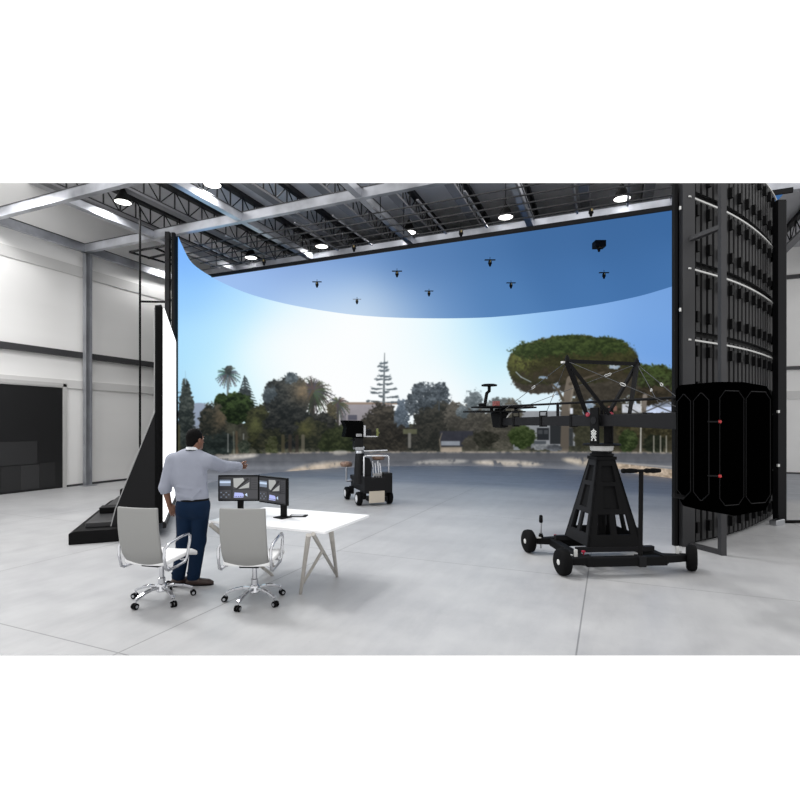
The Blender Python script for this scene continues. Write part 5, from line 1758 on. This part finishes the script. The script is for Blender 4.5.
    near = np.sqrt((X - e0[0]) ** 2 + (Y - e0[1]) ** 2 + (Z - e0[2]) ** 2)
    S.f[sl] = np.where(near < 0.12, np.maximum(S.f[sl], dd), S.f[sl])
    S.build('shirt', SHIRT, t, 3)
    # rolled cuff, collar
    q = MB(); q.path([e0 - n_ * 0.03, e0 - n_ * 0.028, e0, e0 + n_ * 0.002], [0.055, 0.062, 0.060, 0.05], 20); q.build('rolled_cuff', SHIRT, t, smooth=True)
    e1 = np.array(elr) + dr_ * 0.90; nr_ = dr_ / np.linalg.norm(dr_)
    q = MB(); q.path([e1 - nr_ * 0.05, e1 - nr_ * 0.045, e1 + nr_ * 0.005, e1 + nr_ * 0.008], [0.050, 0.058, 0.052, 0.036], 20); q.build('cuff', SHIRT, t, smooth=True)
    q = MB()
    rows = []
    for r, z in ((0.076, 1.475), (0.072, 1.51), (0.066, 1.545), (0.062, 1.545), (0.064, 1.48)):
        rows.append([(-0.002 + r * math.cos(a), 0.02 + r * math.sin(a) * 0.95, z + 0.012 * -math.sin(a)) for a in np.linspace(0, 2 * math.pi, 30)])
    q.grid(rows); co = q.build('collar', mat('white collar', (226, 228, 232), 0.7), t, smooth=True)
    co['label'] = 'white shirt collar with dark band'
    q = MB()
    q.path([(-0.002 + 0.081 * math.cos(a), 0.02 + 0.079 * math.sin(a), 1.505 - 0.012 * math.sin(a)) for a in np.linspace(0, 2 * math.pi, 30)[:-1]], 0.007, 8, closed=True); q.build('lanyard', mat('dark band', (52, 56, 64), 0.7), t, smooth=True)
    # ---------------- trousers
    T = SDF((-0.32, -0.24, 0.04), (0.32, 0.26, 1.02), 0.0065)
    T.cap((0.02, 0, 0.985), (0.02, 0, 0.90), 0.155, 0.158, 0.03, ((0, 1, 0), 0.72))
    T.cap((-0.06, -0.03, 0.88), (-0.07, -0.03, 0.84), 0.10, 0.095, 0.05); T.cap((0.085, -0.03, 0.88), (0.09, -0.03, 0.84), 0.10, 0.095, 0.05)
    for a, c, e in ((hpl, knl, anl), (hpr, knr, anr)):
        T.cap(a, c, 0.105, 0.078, 0.012); T.cap(c, (e[0], e[1], 0.10), 0.080, 0.070, 0.03)
        T.cap((c[0] - 0.06, c[1] - 0.06, c[2] - 0.02), (c[0] + 0.05, c[1] - 0.065, c[2] + 0.03), 0.009, 0.008, 0.02)
        T.cap((e[0] - 0.05, e[1] - 0.05, 0.15), (e[0] + 0.05, e[1] - 0.045, 0.13), 0.010, 0.010, 0.02)
        T.cap((c[0] - 0.05, c[1] - 0.06, c[2] - 0.12), (c[0] + 0.05, c[1] - 0.05, c[2] - 0.08), 0.008, 0.008, 0.02)
    T.cut((0, 0, 0.985), (0, 0, 1)); T.cut((0, 0, 0.065), (0, 0, -1))
    T.build('trousers', NAVY, t, 3)
    q = MB()
    q.path([(0.02 + 0.160 * math.cos(a), 0.116 * math.sin(a), 0.965) for a in np.linspace(0, 2 * math.pi, 40)[:-1]], 0.013, 8, closed=True); q.build('belt', BLACK, t, smooth=True)
    # ---------------- shoes
    for an, (fx, fy) in ((anl, ftl), (anr, ftr)):
        F_ = SDF((an[0] - 0.3, an[1] - 0.3, 0.0), (an[0] + 0.32, an[1] + 0.32, 0.16), 0.006)
        P = lambda s, z: (an[0] + fx * s, an[1] + fy * s, z)
        F_.cap(P(-0.045, 0.045), P(0.02, 0.05), 0.046, 0.046, 0.02)
        F_.cap(P(0.0, 0.05), P(0.16, 0.034), 0.046, 0.040, 0.02, ((0, 0, 1), 0.85))
        F_.cap(P(0.10, 0.032), P(0.195, 0.026), 0.042, 0.034, 0.02, ((0, 0, 1), 0.72))
        F_.cap(P(-0.01, 0.06), P(-0.01, 0.10), 0.044, 0.042, 0.02)
        F_.cut((0, 0, 0.006), (0, 0, -1))
        so, _, _ = F_.build('shoe', SHOE, t, 2)
        q = MB()
        pts = [(-0.09, 0.0), (-0.075, 0.035), (-0.02, 0.037), (0.06, 0.038), (0.15, 0.044), (0.21, 0.03), (0.228, 0.0), (0.21, -0.03), (0.15, -0.044), (0.06, -0.038), (-0.02, -0.037), (-0.075, -0.035)]
        q.prism(pts, (an[0], an[1], 0.0), (fx, fy, 0), (-fy, fx, 0), (0, 0, 0.016)); q.build('sole', BLACK, so)
    # ---------------- hair and face details
    Hh = SDF((-0.12, -0.12, 1.50), (0.17, 0.18, 1.80), 0.004)
    Hh.ell(H(0, -0.016, 0.035), (0.079, 0.096, 0.098), 0.02, Rm)
    Hh.ell(H(0, -0.07, -0.03), (0.06, 0.035, 0.05), 0.02, Rm)
    Hh.ell(H(0, 0.12, -0.035), (0.09, 0.10, 0.115), 0.012, Rm, sub=True)
    for sx in (-1, 1):
        Hh.ell(H(sx * 0.085, 0.0, -0.03), (0.02, 0.032, 0.045), 0.008, Rm, sub=True)
    Hh.cut(H(0, 0, -0.085), (0, 0, -1))
    Hh.build('hair', HAIR, t, 1)
    EYE_W = mat('eye white', (225, 222, 216), 0.3)
    for sx in (-1, 1):
        q = MB(); q.lathe([(0.001, -0.009), (0.006, -0.007), (0.0092, 0), (0.006, 0.007), (0.001, 0.009)], H(sx * 0.032, 0.0835, 0.012), 14, fd); eo = q.build('eye', EYE_W, t, smooth=True)
        q = MB(); q.lathe([(0.0045, 0.0), (0.001, 0.0018)], H(sx * 0.032, 0.0912, 0.012), 12, fd); q.build('iris', mat('dark iris', (24, 16, 12), 0.3), eo)
        q = MB(); q.path([H(sx * 0.016, 0.094, 0.034), H(sx * 0.034, 0.091, 0.039), H(sx * 0.05, 0.08, 0.034)], 0.0035, 6); q.build('eyebrow', HAIR, t)
    q = MB(); q.path([H(-0.022, 0.0905, -0.0645), H(0, 0.0935, -0.0645), H(0.022, 0.0905, -0.0645)], 0.0022, 6); q.build('mouth', mat('lip', (88, 48, 44), 0.5), t)
    return t
person()

# ================================================================== LIGHT, CAMERA
wd = bpy.data.worlds.new('white surroundings')
scene.world = wd
wd.use_nodes = True
bg = wd.node_tree.nodes['Background']
bg.inputs['Color'].default_value = (1, 1, 1, 1)
bg.inputs['Strength'].default_value = 1.15

def sun(name, d, energy, angle):
    l = bpy.data.lights.new(name, 'SUN')
    l.energy = energy
    l.angle = angle
    o = bpy.data.objects.new(name, l)
    COL.objects.link(o)
    o.rotation_euler = Vector(d).to_track_quat('-Z', 'Y').to_euler()
    return o
dv = W(0.33, -0.24)
sun('sun', (dv.x, dv.y, -0.74), SUN_E, math.radians(9))

cam = bpy.data.cameras.new('camera')
cam.sensor_width = 36.0
cam.sensor_fit = 'HORIZONTAL'
cam.lens = FOC / 800.0 * 36.0
cam.shift_y = (HOR - 400.0) / 800.0
cam.clip_start = 0.05
cam.clip_end = 200
co_ = bpy.data.objects.new('camera', cam)
COL.objects.link(co_)
co_.location = (0, 0, EYE)
co_.rotation_euler = (math.pi / 2, 0, YAW)
scene.camera = co_

vs_ = scene.view_settings
vs_.view_transform = 'Standard'
vs_.look = 'None'
vs_.exposure = 0.0
vs_.gamma = 1.0
vs_.use_curve_mapping = False
scene.cycles.use_denoising = True
scene.cycles.max_bounces = 8
